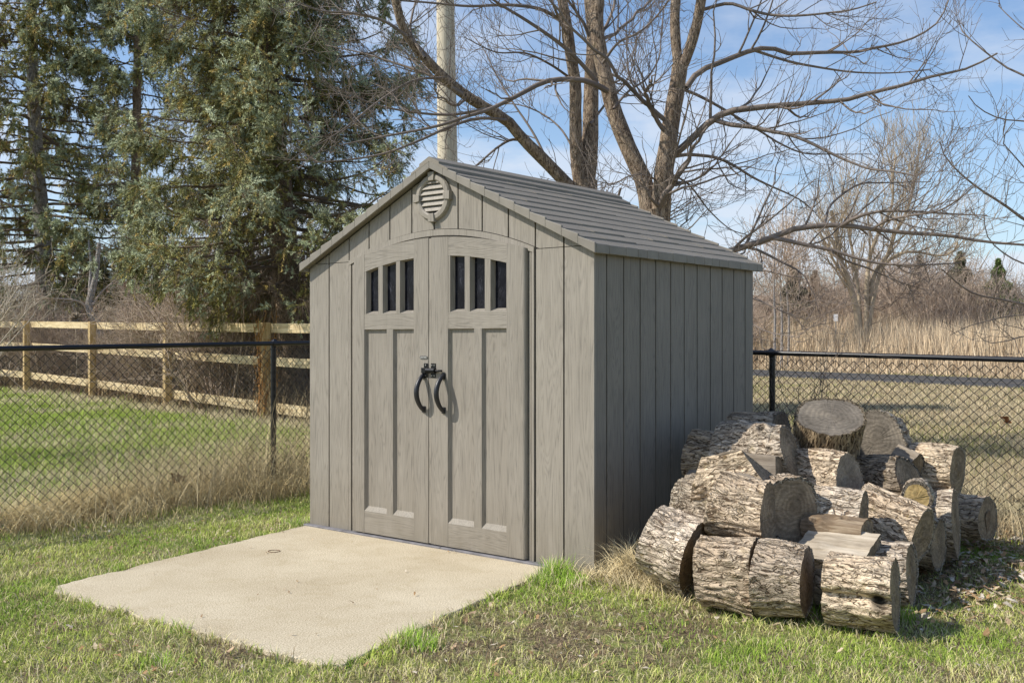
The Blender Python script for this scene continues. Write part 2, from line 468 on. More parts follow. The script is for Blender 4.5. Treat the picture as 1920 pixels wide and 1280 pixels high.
M['split_pale'] = mat_split('pale_split_wood', (0.14, 0.10, 0.065), (0.44, 0.37, 0.275), (0.68, 0.60, 0.48))
M['split_brown'] = mat_split('rotten_brown_wood', (0.05, 0.032, 0.02), (0.21, 0.15, 0.095), (0.46, 0.37, 0.26))
# ------------------------------------------------------------------ camera, light, sky
cam = bpy.data.objects.new('camera', bpy.data.cameras.new('camera'))
COL.objects.link(cam); SC.camera = cam
cam.location = (0, 0, H); cam.rotation_euler = (R_(90), 0, 0)
cam.data.sensor_width = 36; cam.data.lens = F/1920*36
cam.data.shift_y = -2.0/1920
cam.data.clip_start = 0.05; cam.data.clip_end = 3000

SUN_EL = 43.5
sh = Vector((1.36, 0.20)).normalized()
e = R_(SUN_EL)
ldir = Vector((sh.x*math.cos(e), sh.y*math.cos(e), -math.sin(e)))
sun = bpy.data.objects.new('sun', bpy.data.lights.new('sun', 'SUN'))
COL.objects.link(sun)
sun.data.energy = 5.0; sun.data.angle = R_(0.53); sun.data.color = (1.0, 0.94, 0.84)
sun.rotation_euler = ldir.to_track_quat('-Z', 'Y').to_euler()
sun.location = (-8, -3, 12)

wd = bpy.data.worlds.new('World'); SC.world = wd; wd.use_nodes = True
nt = wd.node_tree; nt.nodes.clear()
out = nt.nodes.new('ShaderNodeOutputWorld')
sky = nt.nodes.new('ShaderNodeTexSky'); sky.sky_type = 'NISHITA'; sky.sun_disc = False
sky.sun_elevation = e; sky.sun_rotation = math.atan2(-ldir.x, -ldir.y)
sky.altitude = 250; sky.air_density = 1.0; sky.dust_density = 1.0; sky.ozone_density = 1.4
bg = nt.nodes.new('ShaderNodeBackground'); bg.inputs[1].default_value = 0.15
tint = nt.nodes.new('ShaderNodeMix'); tint.data_type = 'RGBA'; tint.blend_type = 'MULTIPLY'; tint.inputs[0].default_value = 1.0
nt.links.new(sky.outputs[0], tint.inputs[6]); tint.inputs[7].default_value = (1.0, 1.07, 1.15, 1)
nt.links.new(tint.outputs[2], bg.inputs[0])
tc = nt.nodes.new('ShaderNodeTexCoord')
sp = nt.nodes.new('ShaderNodeSeparateXYZ'); nt.links.new(tc.outputs['Generated'], sp.inputs[0])
def wm(op, a, b=0.0, clamp=False):
    m = nt.nodes.new('ShaderNodeMath'); m.operation = op; m.use_clamp = clamp
    for s_, v_ in ((m.inputs[0], a), (m.inputs[1], b)):
        if isinstance(v_, (int, float)): s_.default_value = v_
        else: nt.links.new(v_, s_)
    return m.outputs[0]
zz = wm('MAXIMUM', sp.outputs[2], 0.0)
den = wm('ADD', zz, 0.16)
cb = nt.nodes.new('ShaderNodeCombineXYZ')
nt.links.new(wm('DIVIDE', sp.outputs[0], den), cb.inputs[0])
nt.links.new(wm('DIVIDE', sp.outputs[1], den), cb.inputs[1])
nt.links.new(wm('MULTIPLY', zz, 2.0), cb.inputs[2])
def wnoise(scale, detail, rough, loc=(0, 0, 0), dist=0.0):
    mp = nt.nodes.new('ShaderNodeMapping'); mp.inputs['Location'].default_value = loc
    nt.links.new(cb.outputs[0], mp.inputs[0])
    n = nt.nodes.new('ShaderNodeTexNoise'); n.inputs['Scale'].default_value = scale; n.inputs['Detail'].default_value = detail
    n.inputs['Roughness'].default_value = rough; n.inputs['Distortion'].default_value = dist
    nt.links.new(mp.outputs[0], n.inputs['Vector']); return n.outputs['Fac']
cl = wm('ADD', wm('MULTIPLY', wnoise(0.95, 8, 0.56, (3.1, 1.7, 0)), 0.8), wm('MULTIPLY', wnoise(3.6, 6, 0.6, (7, 2, 0)), 0.2))
rp = nt.nodes.new('ShaderNodeValToRGB'); nt.links.new(cl, rp.inputs[0])
rp.color_ramp.elements[0].position = 0.452; rp.color_ramp.elements[0].color = (0, 0, 0, 1)
rp.color_ramp.elements[1].position = 0.56; rp.color_ramp.elements[1].color = (1, 1, 1, 1)
# thinner overhead, thicker toward the horizon
fade = wm('SUBTRACT', 1.0, wm('MULTIPLY', zz, 1.5), True)
fac = wm('MULTIPLY', wm('MULTIPLY', rp.outputs[0], fade), 0.9)
haze = wm('POWER', wm('SUBTRACT', 1.0, zz, True), 14.0)
fac = wm('MAXIMUM', fac, wm('MULTIPLY', haze, 0.55))
bg2 = nt.nodes.new('ShaderNodeBackground'); bg2.inputs[0].default_value = (0.80, 0.86, 0.97, 1); bg2.inputs[1].default_value = 0.98
mx = nt.nodes.new('ShaderNodeMixShader')
nt.links.new(fac, mx.inputs[0]); nt.links.new(bg.outputs[0], mx.inputs[1]); nt.links.new(bg2.outputs[0], mx.inputs[2])
nt.links.new(mx.outputs[0], out.inputs[0])

SC.view_settings.view_transform = 'Standard'; SC.view_settings.look = 'None'; SC.view_settings.exposure = 0
SC.render.engine = 'CYCLES'
SC.cycles.max_bounces = 6; SC.cycles.transparent_max_bounces = 8

# ------------------------------------------------------------------ ground
GZ = -0.022
def gxy(px, py, z=0.0):
    d = (H-z)*F/(py-CY)
    return ((px-CX)/F*d, d)

t = NT('ground_soil_and_thatch')
v = t.coord('Object')
n1 = t.noise(v, 3.0, 5, 0.65); n2 = t.noise(v, 55.0, 4, 0.7); n3 = t.noise(v, 0.6, 3, 0.5)
soil = t.ramp(n2, [(0.3, (0.07, 0.05, 0.032)), (0.5, (0.19, 0.145, 0.09)), (0.7, (0.42, 0.335, 0.21))])
green = t.ramp(n2, [(0.3, (0.12, 0.155, 0.035)), (0.55, (0.30, 0.34, 0.10)), (0.75, (0.54, 0.49, 0.24))])
near = t.mix(t.ramp(n1, [(0.42, (0, 0, 0)), (0.6, (1, 1, 1))]), green, soil)
straw = t.ramp(t.noise(v, 7.0, 6, 0.75), [(0.3, (0.28, 0.215, 0.12)), (0.5, (0.54, 0.44, 0.27)), (0.72, (0.70, 0.60, 0.40))])
straw = t.mix(t.ramp(n3, [(0.45, (0, 0, 0)), (0.62, (0.5,)*3)]), straw, (0.24, 0.25, 0.09))
# beyond the back fence the ground is dry field, inside it is lawn
sep = t.add('ShaderNodeSeparateXYZ'); t.link(v, sep.inputs[0])
# trodden bare earth beside the pad and under the log heap
for cx_, cy_, rx_, ry_ in ((0.22, 4.66, 0.85, 0.55), (2.0, 5.9, 1.1, 0.95)):
    ax_ = t.math('DIVIDE', t.math('SUBTRACT', sep.outputs[0], cx_), rx_); ay_ = t.math('DIVIDE', t.math('SUBTRACT', sep.outputs[1], cy_), ry_)
    dd_ = t.math('ADD', t.math('MULTIPLY', ax_, ax_), t.math('MULTIPLY', ay_, ay_))
    mk_ = t.math('MULTIPLY', t.math('SUBTRACT', t.math('ADD', 1.0, t.math('MULTIPLY', t.math('SUBTRACT', t.noise(v, 6.5, 5, 0.7), 0.52), 9.0)), dd_), 0.9, True)
    mk_ = t.math('MULTIPLY', mk_, 0.85)
    near = t.mix(mk_, near, t.ramp(n2, [(0.3, (0.055, 0.04, 0.026)), (0.5, (0.17, 0.125, 0.08)), (0.72, (0.42, 0.33, 0.21))]))
fx = t.math('ADD', t.math('MULTIPLY', sep.outputs[0], V.x), t.math('MULTIPLY', sep.outputs[1], V.y))
fu = t.math('ADD', t.math('MULTIPLY', sep.outputs[0], U.x), t.math('MULTIPLY', sep.outputs[1], U.y))
beyond = t.math('MULTIPLY', t.math('SUBTRACT', fx, 7.6), 4.0, True)
right = t.math('MULTIPLY', t.math('ADD', fu, 7.0), 1.0, True)
c = t.mix(t.math('MULTIPLY', beyond, right), near, straw)
far_ = t.math('MULTIPLY', t.math('SUBTRACT', fx, 18.0), 0.3, True)
c = t.mix(far_, c, straw)
M['ground'] = t.set(c, 0.95, t.bump(n2, 0.8, 0.03), None, 0.1)
np_mesh('ground', [(-900, -60, GZ), (900, -60, GZ), (900, 1500, GZ), (-900, 1500, GZ)], [np.array([[0, 1, 2, 3]])], M['ground'])['kind'] = 'structure'

# concrete pad
A = Vector((-2.47, 5.455)); B = Vector((-0.718, 4.140)); C_ = Vector((0.150, 5.790))
pts = []
def edge(p, q, n, jit, rng=random.Random(3)):
    for i in range(n):
        w = p.lerp(q, i/n)
        if jit: w = w + Vector((noise.noise(Vector((w.x*5, w.y*5, 1)))*0.028+noise.noise(Vector((w.x*17, w.y*17, 4)))*0.012, noise.noise(Vector((w.x*5, w.y*5, 9)))*0.028))
        pts.append((w.x + rng.uniform(-jit, jit), w.y + rng.uniform(-jit, jit)))
v2 = V.xy; u2 = U.xy
bk0 = Vector((P2.x, P2.y)) + v2*0.30
bk1 = C_ + v2*0.30 + u2*0.02
a1 = A + (B-A)*0.05; a0 = A + (Vector((P2.x, P2.y))-A)*0.03
edge(a1, B+(A-B)*0.03, 90, 0.005); edge(B+(C_-B)*0.03, C_, 80, 0.005); edge(C_, bk1, 3, 0.0); edge(bk1, bk0, 4, 0.0)
edge(bk0, Vector((P2.x, P2.y))-u2*0.02, 3, 0.0); edge(Vector((P2.x, P2.y))-u2*0.02, a0, 90, 0.005)
SLAB = pts
n = len(pts)
vv = [(x, y, 0.0) for x, y in pts] + [(x, y, -0.12) for x, y in pts]
me = MB().poly(vv, [tuple(range(n))] + [(i, i+n, (i+1) % n+n, (i+1) % n) for i in range(n)])
so = me.build('concrete_pad', M['concrete'], None, bevel=0.006)
tag(so, 'pale sandy concrete pad set in the grass in front of the shed doors', 'concrete pad')

def in_poly(x, y, poly):
    inside = np.zeros(x.shape, bool)
    j = len(poly)-1
    for i in range(len(poly)):
        xi, yi = poly[i]; xj, yj = poly[j]
        cnd = ((yi > y) != (yj > y)) & (x < (xj-xi)*(y-yi)/(yj-yi+1e-12)+xi)
        inside ^= cnd
        j = i
    return inside

# rusty ring on the pad
g = gxy(514, 1033)
ring = MB()
th = np.linspace(0, 2*math.pi, 29)
ring.tube([(0.036*math.cos(a), 0.036*math.sin(a)*(1+0.06*math.sin(3*a)), 0) for a in th], 0.0019, 6, cap=False)
M['rust'] = mat_plain('rust', (0.17, 0.09, 0.045), 0.9, 0.3, 60)
ro = ring.build('rusty_ring', M['rust'], None, True)
ro.location = (g[0], g[1], 0.002)
tag(ro, 'small rusty brown ring on the concrete pad near the shed corner', 'ring')

# asphalt path in the field, with its worn yellow line
t = NT('path_asphalt')
n1 = t.noise(t.coord('Object'), 20.0, 5, 0.7); n2 = t.noise(t.coord('Object'), 0.7, 3)
c = t.ramp(n1, [(0.3, (0.056, 0.053, 0.050)), (0.7, (0.105, 0.100, 0.094))])
M['asphalt'] = t.set(t.mix(0.7, c, t.ramp(n2, [(0.3, (0.8,)*3), (0.7, (1.15,)*3)]), 'MULTIPLY'), 0.85, t.bump(n1, 0.3, 0.02), None, 0.15)
nearp = [(-6, 66.5), (1.5, 52), (8.8, 38.2), (13.9, 28.4), (19.0, 19.5), (26, 8)]
farp = [(0, 72), (6, 56.5), (11.3, 46.0), (17.3, 35.0), (23.0, 25.2), (31, 12)]
Pn, _ = resample([(x, y, 0) for x, y in nearp], [1, 1], 40); Pf, _ = resample([(x, y, 0) for x, y in farp], [1, 1], 40)
vv = np.concatenate([Pn, Pf]); vv[:, 2] = GZ+0.02
q = np.array([[i, i+1, i+41, i+40] for i in range(39)])
np_mesh('path', vv, [q], M['asphalt'])['kind'] = 'structure'
M['line'] = mat_plain('worn_line_paint', (0.36, 0.30, 0.20), 0.8, 0.3, 3)
mid = (Pn*0.52+Pf*0.48); dv = norm(Pf-Pn)*0.05
vv = np.concatenate([mid-dv, mid+dv]); vv[:, 2] = GZ+0.026
np_mesh('path_line', vv, [q], M['line'])['kind'] = 'structure'
PATH = [tuple(p[:2]) for p in Pn] + [tuple(p[:2]) for p in Pf[::-1]]

# ------------------------------------------------------------------ the shed (local x along the front, y to the back)
shed = empty('garden_shed', P2, SHED_ROT, 'taupe plastic garden shed with double doors, gable roof and moulded wood grain', 'shed')
ZS = 1.84                    # seam between wall and gable
SL = 0.474                   # roof slope
XC = 1.22
def roof_z(x): return 1.83 + (XC+0.044-abs(x-XC))*SL      # top surface of the roof base
def arch_trim(x): return 2.005-0.155*((x-XC)/0.8)**2      # outer edge of the door trim
def arch_trim_in(x): return 1.966-0.150*((x-XC)/0.8)**2
def arch_door(x): return 1.955-0.105*((x-XC)/0.74)**2

# front wall: boards with dark grooves between, backed by a sheet
mb = MB()
xs = [0.0, 0.205, 0.411, 0.609, 0.808, 1.0105, 1.21, 1.414, 1.612, 1.819, 2.023, 2.23, W]
g_ = 0.0058
for a, b in ((0.0, 0.205), (0.205, 0.411), (2.023, 2.23), (2.23, W)):
    x0 = a + (g_ if a > 0 else 0); x1 = b - (g_ if b < W else 0)
    mb.box(x0, x1, 0.0, 0.014, -0.02, ZS-0.002)
for a, b in zip(xs[:-1], xs[1:]):
    x0 = a + (g_ if a > 0 else 0); x1 = b - (g_ if b < W else 0)
    k = 8
    lo = []
    for i in range(k+1):
        x = x0+(x1-x0)*i/k
        lo.append((x, max(ZS+0.002, arch_trim(x)+0.004) if 0.411 <= x <= 2.03 else ZS+0.002))
    hi = [(x1, roof_z(x1)-0.045)]
    if a < XC < b: hi.append((XC, roof_z(XC)-0.045))
    hi.append((x0, roof_z(x0)-0.045))
    mb.prism_xz(lo+hi, 0.0, 0.014)
mb.build('front_wall', M['shed_v'], shed)
# backing sheet coloured dark as the grooves' shade, cut out behind the doors
mb = MB()
zt = [(0.0, roof_z(0)-0.05), (XC, roof_z(XC)-0.05), (W, roof_z(W)-0.05)]
mb.box(0.01, 0.44, 0.0105, 0.04, -0.018, ZS)
mb.box(2.0, W-0.01, 0.0105, 0.04, -0.018, ZS)
mb.prism_xz([(0.01, ZS+0.001), (W-0.01, ZS+0.001), (W-0.01, roof_z(W)-0.06), (XC, roof_z(XC)-0.06), (0.01, roof_z(0)-0.06)], 0.0105, 0.04)
mb.build('wall_backing', mat_plain('groove_shadow_plastic', (0.035, 0.030, 0.024), 0.7, 0.1), shed)

# side walls and back wall
def side_wall(xo, sgn, name):
    mb = MB()
    ys = [0.0, 0.126, 0.303, 0.482, 0.659, 0.837, 1.004, 1.171, 1.347, 1.512, 1.679, 1.85, D]
    for a, b in zip(ys[:-1], ys[1:]):
        y0 = a + (g_ if a > 0 else 0.0145); y1 = b - (g_ if b < D else 0.0)
        x0, x1 = (xo-0.012, xo) if sgn > 0 else (xo, xo+0.012)
        mb.box(x0, x1, y0, y1, -0.02, 1.83)
    x0, x1 = (xo-0.03, xo-0.0095) if sgn > 0 else (xo+0.0095, xo+0.03)
    mb.box(x0, x1, 0.05, D-0.02, -0.018, 1.825, 1)
    return mb.build(name, [M['shed_shaded'], bpy.data.materials['groove_shadow_plastic']], shed)
side_wall(W, 1, 'side_wall'); side_wall(0.0, -1, 'side_wall')
mb = MB()
for a, b in zip(xs[:-1], xs[1:]):
    x0 = a + (g_ if a > 0 else 0.015); x1 = b - (g_ if b < W else 0.015)
    top = [(x1, roof_z(x1)-0.045)] + ([(XC, roof_z(XC)-0.045)] if a < XC < b else []) + [(x0, roof_z(x0)-0.045)]
    mb.prism_xz([(x0, -0.02), (x1, -0.02)]+top, D-0.014, D-0.001)
mb.build('back_wall', M['shed_v'], shed)
mb = MB(); mb.box(0.03, W-0.03, 0.05, D-0.03, -0.015, 0.012)
mb.build('floor', M['sill'], shed)

# door trim: jambs and arched head
mb = MB()
mb.box(0.416, 0.437, -0.008, 0.03, -0.012, arch_trim_in(0.43))
mb.box(0.447, 0.462, -0.003, 0.03, -0.012, arch_trim_in(0.455)-0.004)
mb.box(2.0, 2.018, -0.008, 0.03, -0.012, arch_trim_in(2.01))
mb.box(1.978, 1.992, -0.003, 0.03, -0.012, arch_trim_in(1.985)-0.004)
k = 40
for i in range(k):
    x0 = 0.416+(2.018-0.416)*i/k; x1 = 0.416+(2.018-0.416)*(i+1)/k
    mb.prism_xz([(x0, arch_trim_in(x0)+0.001), (x1, arch_trim_in(x1)+0.001), (x1, arch_trim(x1)), (x0, arch_trim(x0))], -0.010, 0.03)
mb.build('door_trim', M['trim'], shed)
# a thin second lip under the arch
mb = MB()
for i in range(k):
    x0 = 0.464+(1.976-0.464)*i/k; x1 = 0.464+(1.976-0.464)*(i+1)/k
    mb.prism_xz([(x0, arch_door(x0)+0.006), (x1, arch_door(x1)+0.006), (x1, arch_trim_in(x1)-0.002), (x0, arch_trim_in(x0)-0.002)], -0.003, 0.03)
mb.build('arch_lip', M['trim'], shed)

# doors
YF, YR = -0.030, -0.008       # face and recess planes
def chamfer_frame(mb, poly_out, poly_in, yo, yi, m=0):
    n = len(poly_out)
    for i in range(n):
        j = (i+1) % n
        a, b, c, d = poly_out[i], poly_out[j], poly_in[j], poly_in[i]
        mb.quad((a[0], yo, a[1]), (b[0], yo, b[1]), (c[0], yi, c[1]), (d[0], yi, d[1]), m)
def inset(poly, l, r, b, t):
    xs_ = [p[0] for p in poly]; zs_ = [p[1] for p in poly]
    x0, x1, z0, zm = min(xs_), max(xs_), min(zs_), (min(zs_)+max(zs_))/2
    out = []
    for x, z in poly:
        f = (x-x0)/(x1-x0)
        out.append((x0+l+f*(x1-x0-l-r), z+b if z < zm else z-t))
    return out
def make_door(x0, x1, wx0, wx1, panels, opens, rounded):
    mb = MB()
    zb, z_p0, z_p1, z_w0 = 0.02, 0.165, 1.378, 1.482
    def col(a, b, lo, hi, m, k=8, y0=YF, y1=0.02):
        for i in range(k):
            p, q = a+(b-a)*i/k, a+(b-a)*(i+1)/k
            l0 = lo(p) if callable(lo) else lo; l1 = lo(q) if callable(lo) else lo
            h0 = hi(p) if callable(hi) else hi; h1 = hi(q) if callable(hi) else hi
            mb.prism_xz([(p, l0), (q, l1), (q, h1), (p, h0)], y0, y1, m)
    wt = lambda x: arch_door(x)-0.117
    col(x0, wx0, zb, arch_door, 0, 4)                    # stiles, full height
    col(wx1, x1-0.022 if rounded > 0 else x1, zb, arch_door, 0, 4)
    if rounded > 0:                                       # the outer edge rolls back
        for i in range(6):
            a0, a1 = math.pi/2*i/6, math.pi/2*(i+1)/6
            xa, xb = x1-0.022+0.022*math.sin(a0), x1-0.022+0.022*math.sin(a1)
            ya, yb = YF+0.022*(1-math.cos(a0)), YF+0.022*(1-math.cos(a1))
            mb.poly([(xa, ya, zb), (xb, yb, zb), (xb, 0.02, zb), (xa, 0.02, zb), (xa, ya, arch_door(xa)), (xb, yb, arch_door(xb)), (xb, 0.02, arch_door(xb)), (xa, 0.02, arch_door(xa))],
                    [(0,3,2,1),(4,5,6,7),(0,1,5,4),(1,2,6,5),(2,3,7,6),(3,0,4,7)])
    yb_ = YF+0.0012
    col(wx0, wx1, wt, arch_door, 1, 10, yb_)              # head rail under the arch
    mb.box(wx0, wx1, yb_, 0.02, z_p1, z_w0, 1)            # lock rail
    mb.box(wx0, wx1, yb_, 0.02, zb, z_p0, 1)              # bottom rail
    # lower panels
    (a, b), (c, d) = panels
    mb.box(b, c, yb_, 0.02, z_p0, z_p1, 0)
    for p, q in panels:
        po = [(p, z_p0), (q, z_p0), (q, z_p1), (p, z_p1)]
        pi_ = inset(po, 0.014, 0.006, 0.032, 0.005)
        chamfer_frame(mb, po, pi_, yb_, YR, 0)
        mb.box(pi_[0][0], pi_[1][0], YR, 0.02, pi_[0][1], pi_[2][1], 0)
    # window mullions
    e = sorted([v for o_ in opens for v in o_])
    for p, q in ((wx0, e[0]), (e[1], e[2]), (e[3], e[4]), (e[5], wx1)):
        if q-p > 0.004: col(p, q, z_w0, wt, 0, 2, yb_+0.001)
    for p, q in opens:
        top = [(q-(q-p)*i/4, wt(q-(q-p)*i/4)) for i in range(5)]
        po = [(p, z_w0), (q, z_w0)] + top
        chamfer_frame(mb, po, inset(po, 0.012, 0.004, 0.018, 0.006), yb_+0.001, 0.008, 0)
    d_ = mb.build('door', [M['door_v'], M['door_h']], shed)
    for p, q in opens:
        top = [(q-(q-p)*i/4, wt(q-(q-p)*i/4)) for i in range(5)]
        pi_ = inset([(p, z_w0), (q, z_w0)]+top, 0.009, 0.001, 0.014, 0.002)
        MB().prism_xz(pi_, 0.007, 0.012).build('window_pane', M['glass'], d_)
    mbk = MB().box(x0+0.01, x1-0.01, 0.021, 0.03, 0.03, 1.43)
    return d_
dl = make_door(0.492, 1.187, 0.594, 1.058, ((0.594, 0.808), (0.866, 1.058)), ((0.610, 0.728), (0.769, 0.894), (0.930, 1.055)), 0)
dr = make_door(1.212, 1.972, 1.355, 1.829, ((1.355, 1.572), (1.633, 1.829)), ((1.372, 1.494), (1.535, 1.657), (1.702, 1.826)), 1)
MB().box(1.1905, 1.2085, YF+0.003, 0.012, 0.022, arch_door(1.2)-0.004).build('astragal', M['trim'], shed)
# near-black sheet standing in for the darkness inside, behind panes and gaps
MB().box(0.463, 1.977, 0.045, 0.05, 0.0, 1.95).build('interior_dark_sheet', M['dark'], shed)

def handle(x, door):
    mb = MB()
    pts, rads = [], []
    for i in range(21):
        a = i/20
        ang = math.pi*a
        z = 1.088-0.226*a
        dep = 0.068*math.sin(ang)**0.7
        pts.append((x, YF-0.002-dep, z)); rads.append(0.0128+0.0035*math.sin(ang))
    # flat oval bow: wide in z-y plane, built from a squashed tube
    mb.tube(pts, rads, 14)
    for z in (1.082, 0.868):
        mb.box(x-0.014, x+0.014, YF-0.008, YF-0.0005, z-0.02, z+0.02)
    o = mb.build('handle', M['black_plastic'], door, True, angle=50)
    return o
handle(1.150, dl); handle(1.322, dr)
def latch():
    # left door: keeper plate; right door: bolt
    z0 = 1.115
    mb = MB()
    mb.box(1.150, 1.184, YF-0.004, YF-0.0005, z0-0.045, z0+0.045)
    mb.box(1.146, 1.184, YF-0.024, YF-0.0035, z0-0.017, z0+0.017)
    lk = mb.build('latch_keeper', M['black_metal'], dl, bevel=0.002)
    mb = MB()
    mb.box(1.213, 1.252, YF-0.004, YF-0.0005, z0-0.045, z0+0.045)
    mb.tube([(1.1885, YF-0.018, z0), (1.262, YF-0.018, z0)], 0.0165, 14)
    mb.tube([(1.2, YF-0.018, z0-0.001), (1.312, YF-0.018, z0-0.001)], 0.007, 10)
    mb.box(1.296, 1.318, YF-0.026, YF-0.011, z0-0.008, z0+0.006)
    bo = mb.build('latch_bolt', M['black_metal'], dr, True, angle=40)
    for x, par in ((1.168, dl), (1.222, dr), (1.243, dr)):
        for dz in (-0.033, 0.033):
            MB().tube([(x, YF-0.003, z0+dz), (x, YF-0.0075, z0+dz)], [0.0055, 0.004], 10).build('screw', M['steel'], par, True)
latch()
# maker's badge
mb = MB()
bx, bz = 1.148, 1.196
mb.prism_xz([(bx+0.034*math.copysign(abs(math.cos(a))**0.6, math.cos(a)), bz+0.0105*math.copysign(abs(math.sin(a))**0.6, math.sin(a))) for a in np.linspace(0, 2*math.pi, 25)[:-1]], YF-0.0035, YF-0.0004)
mb.build('badge', mat_plain('badge_dark', (0.10, 0.095, 0.085), 0.4, 0.1), dl)
cu = bpy.data.curves.new('badge_lettering', 'FONT'); cu.body = 'LIFETIME'; cu.size = 0.0145; cu.extrude = 0.0006; cu.align_x = 'CENTER'; cu.align_y = 'CENTER'
to = bpy.data.objects.new('tmp', cu); COL.objects.link(to)
bpy.context.view_layer.update()
tm = bpy.data.meshes.new_from_object(to.evaluated_get(bpy.context.evaluated_depsgraph_get()))
bpy.data.objects.remove(to)
tm.materials.clear(); tm.materials.append(mat_plain('badge_silver', (0.7, 0.69, 0.66), 0.35, 0.1, 50, 0.3))
lo = bpy.data.objects.new('badge_lettering', tm); COL.objects.link(lo); lo.parent = dl
lo.location = (bx, YF-0.0042, bz); lo.rotation_euler = (R_(90), 0, 0)

# gable vent
vz = 2.212
mb = MB()
N_ = 40
prof = [(0.103, 0.0), (0.106, -0.020), (0.116, -0.026), (0.140, -0.024), (0.148, -0.014), (0.150, 0.0)]
for i in range(N_):
    a0, a1 = 2*math.pi*i/N_, 2*math.pi*(i+1)/N_
    for (r0, y0), (r1, y1) in zip(prof[:-1], prof[1:]):
        mb.quad((1.21+r0*math.cos(a0), y0, vz+r0*math.sin(a0)), (1.21+r1*math.cos(a0), y1, vz+r1*math.sin(a0)), (1.21+r1*math.cos(a1), y1, vz+r1*math.sin(a1)), (1.21+r0*math.cos(a1), y0, vz+r0*math.sin(a1)))
for a in (0, 90, 180, 270):
    ca, sa = math.cos(R_(a)), math.sin(R_(a))
    q_ = []
    for r, w in ((0.104, 0.021), (0.158, 0.028)):
        q_.append([(1.21+r*ca-w*sa, vz+r*sa+w*ca), (1.21+r*ca+w*sa, vz+r*sa-w*ca)])
    mb.prism_xz([q_[0][0], q_[0][1], q_[1][1], q_[1][0]], -0.034, -0.001)
vent = mb.build('vent_ring', M['trim'], shed, True, bevel=0.002, angle=30)
MB().prism_xz([(1.21+0.105*math.cos(a), vz+0.105*math.sin(a)) for a in np.linspace(0, 2*math.pi, 33)[:-1]], -0.003, -0.001).build('vent_back', M['dark'], vent)
for i in range(6):
    z = vz-0.087+i*0.035
    hw = math.sqrt(max(0.1045**2-(z-vz)**2, 0.0004)); hw2 = math.sqrt(max(0.1045**2-(z+0.03-vz)**2, 0.0004))
    hw = min(hw, 0.1045)
    mb = MB().poly([(1.21-hw, -0.020, z), (1.21+hw, -0.020, z), (1.21+hw2, -0.004, z+0.030), (1.21-hw2, -0.004, z+0.030), (1.21-hw, -0.016, z-0.003), (1.21+hw, -0.016, z-0.003), (1.21+hw2, -0.0032, z+0.024), (1.21-hw2, -0.0032, z+0.024)],
        [(0,1,2,3),(4,7,6,5),(0,4,5,1),(1,5,6,2),(2,6,7,3),(3,7,4,0)])
    mb.build('louvre', M['trim'], vent)

# roof: stepped shingle courses made of separate tabs on a deck
OV, OS = 0.055, 0.044
YA, YB = -OV, D+OV
roof = MB()
rr_ = random.Random(8)
NC = 11
run = XC+OS                      # horizontal run of one slope
nx, nz = math.sin(math.atan(SL)), math.cos(math.atan(SL))
for s in (-1, 1):
    # deck
    e0, e1 = XC+s*run, XC
    roof.prism_xz([(e0, 1.800), (e1, 1.800+run*SL), (e1, 1.826+run*SL), (e0, 1.826)] if s < 0 else [(e1, 1.800+run*SL), (e0, 1.800), (e0, 1.826), (e1, 1.826+run*SL)], YA+0.012, YB-0.004, 0)
    for i in range(NC):
        d0 = run*(i/NC)            # distance up from the eave (horizontal)
        d1 = run*((i+1)/NC)+0.012
        if i == NC-1: d1 = run
        tt = 0.012
        y = YA+0.013
        first = True
        while y < YB-0.006:
            wl = rr_.uniform(0.16, 0.36) if first else 0.33
            first = False
            y1 = min(y+wl, YB-0.005)
            jt = rr_.uniform(-0.003, 0.003)
            x0, x1 = XC+s*(run-d0), XC+s*(run-d1)
            z0, z1 = 1.826+d0*SL, 1.826+d1*SL
            pr = [(x0+s*nx*0.0, z0), (x1, z1), (x1, z1+0.004), (x0, z0+tt+jt)]
            if s > 0: pr = pr[::-1]
            roof.prism_xz(pr, y+0.0022, y1-0.0022, 0)
            y = y1
ro = roof.build('roof', M['roof'], shed)
# ridge cap, two overlapping strips in segments
mb = MB()
y = YA-0.006
while y < YB:
    y1 = min(y+0.30, YB+0.004)
    for s in (-1, 1):
        for w_, h_ in ((0.16, 0.020), (0.085, 0.034)):
            zt_ = 1.826+run*SL
            pr = [(XC, zt_+h_-0.012), (XC+s*w_, zt_+h_-0.012-w_*SL), (XC+s*w_, zt_+h_+0.004-w_*SL), (XC, zt_+h_+0.004)]
            if s < 0: pr = pr[::-1]
            mb.prism_xz(pr, y+0.001+(0 if w_ > 0.1 else 0.0004), y1-0.001)
    y = y1
mb.build('ridge_cap', M['roof'], ro)
# rake trim on both gables, in lapped segments
for yy0, yy1, nm in ((YA-0.004, YA+0.012, 'rake_trim'), (YB-0.004, YB+0.01, 'rake_trim')):
    mb = MB()
    for s in (-1, 1):
        nseg = 11
        for i in range(nseg):
            d0, d1 = run*i/nseg+0.0015, run*(i+1)/nseg-0.0015
            if i == nseg-1: d1 = run
            x0, x1 = XC+s*(run-d0+0.003), XC+s*(run-d1)
            z0, z1 = 1.826+d0*SL, 1.826+d1*SL
            pr = [(x0, z0-0.038), (x1, z1-0.036), (x1, z1+0.010), (x0, z0+0.022)]
            if s > 0: pr = pr[::-1]
            mb.prism_xz(pr, yy0, yy1)
    mb.build(nm, M['fascia'], ro, bevel=0.003)
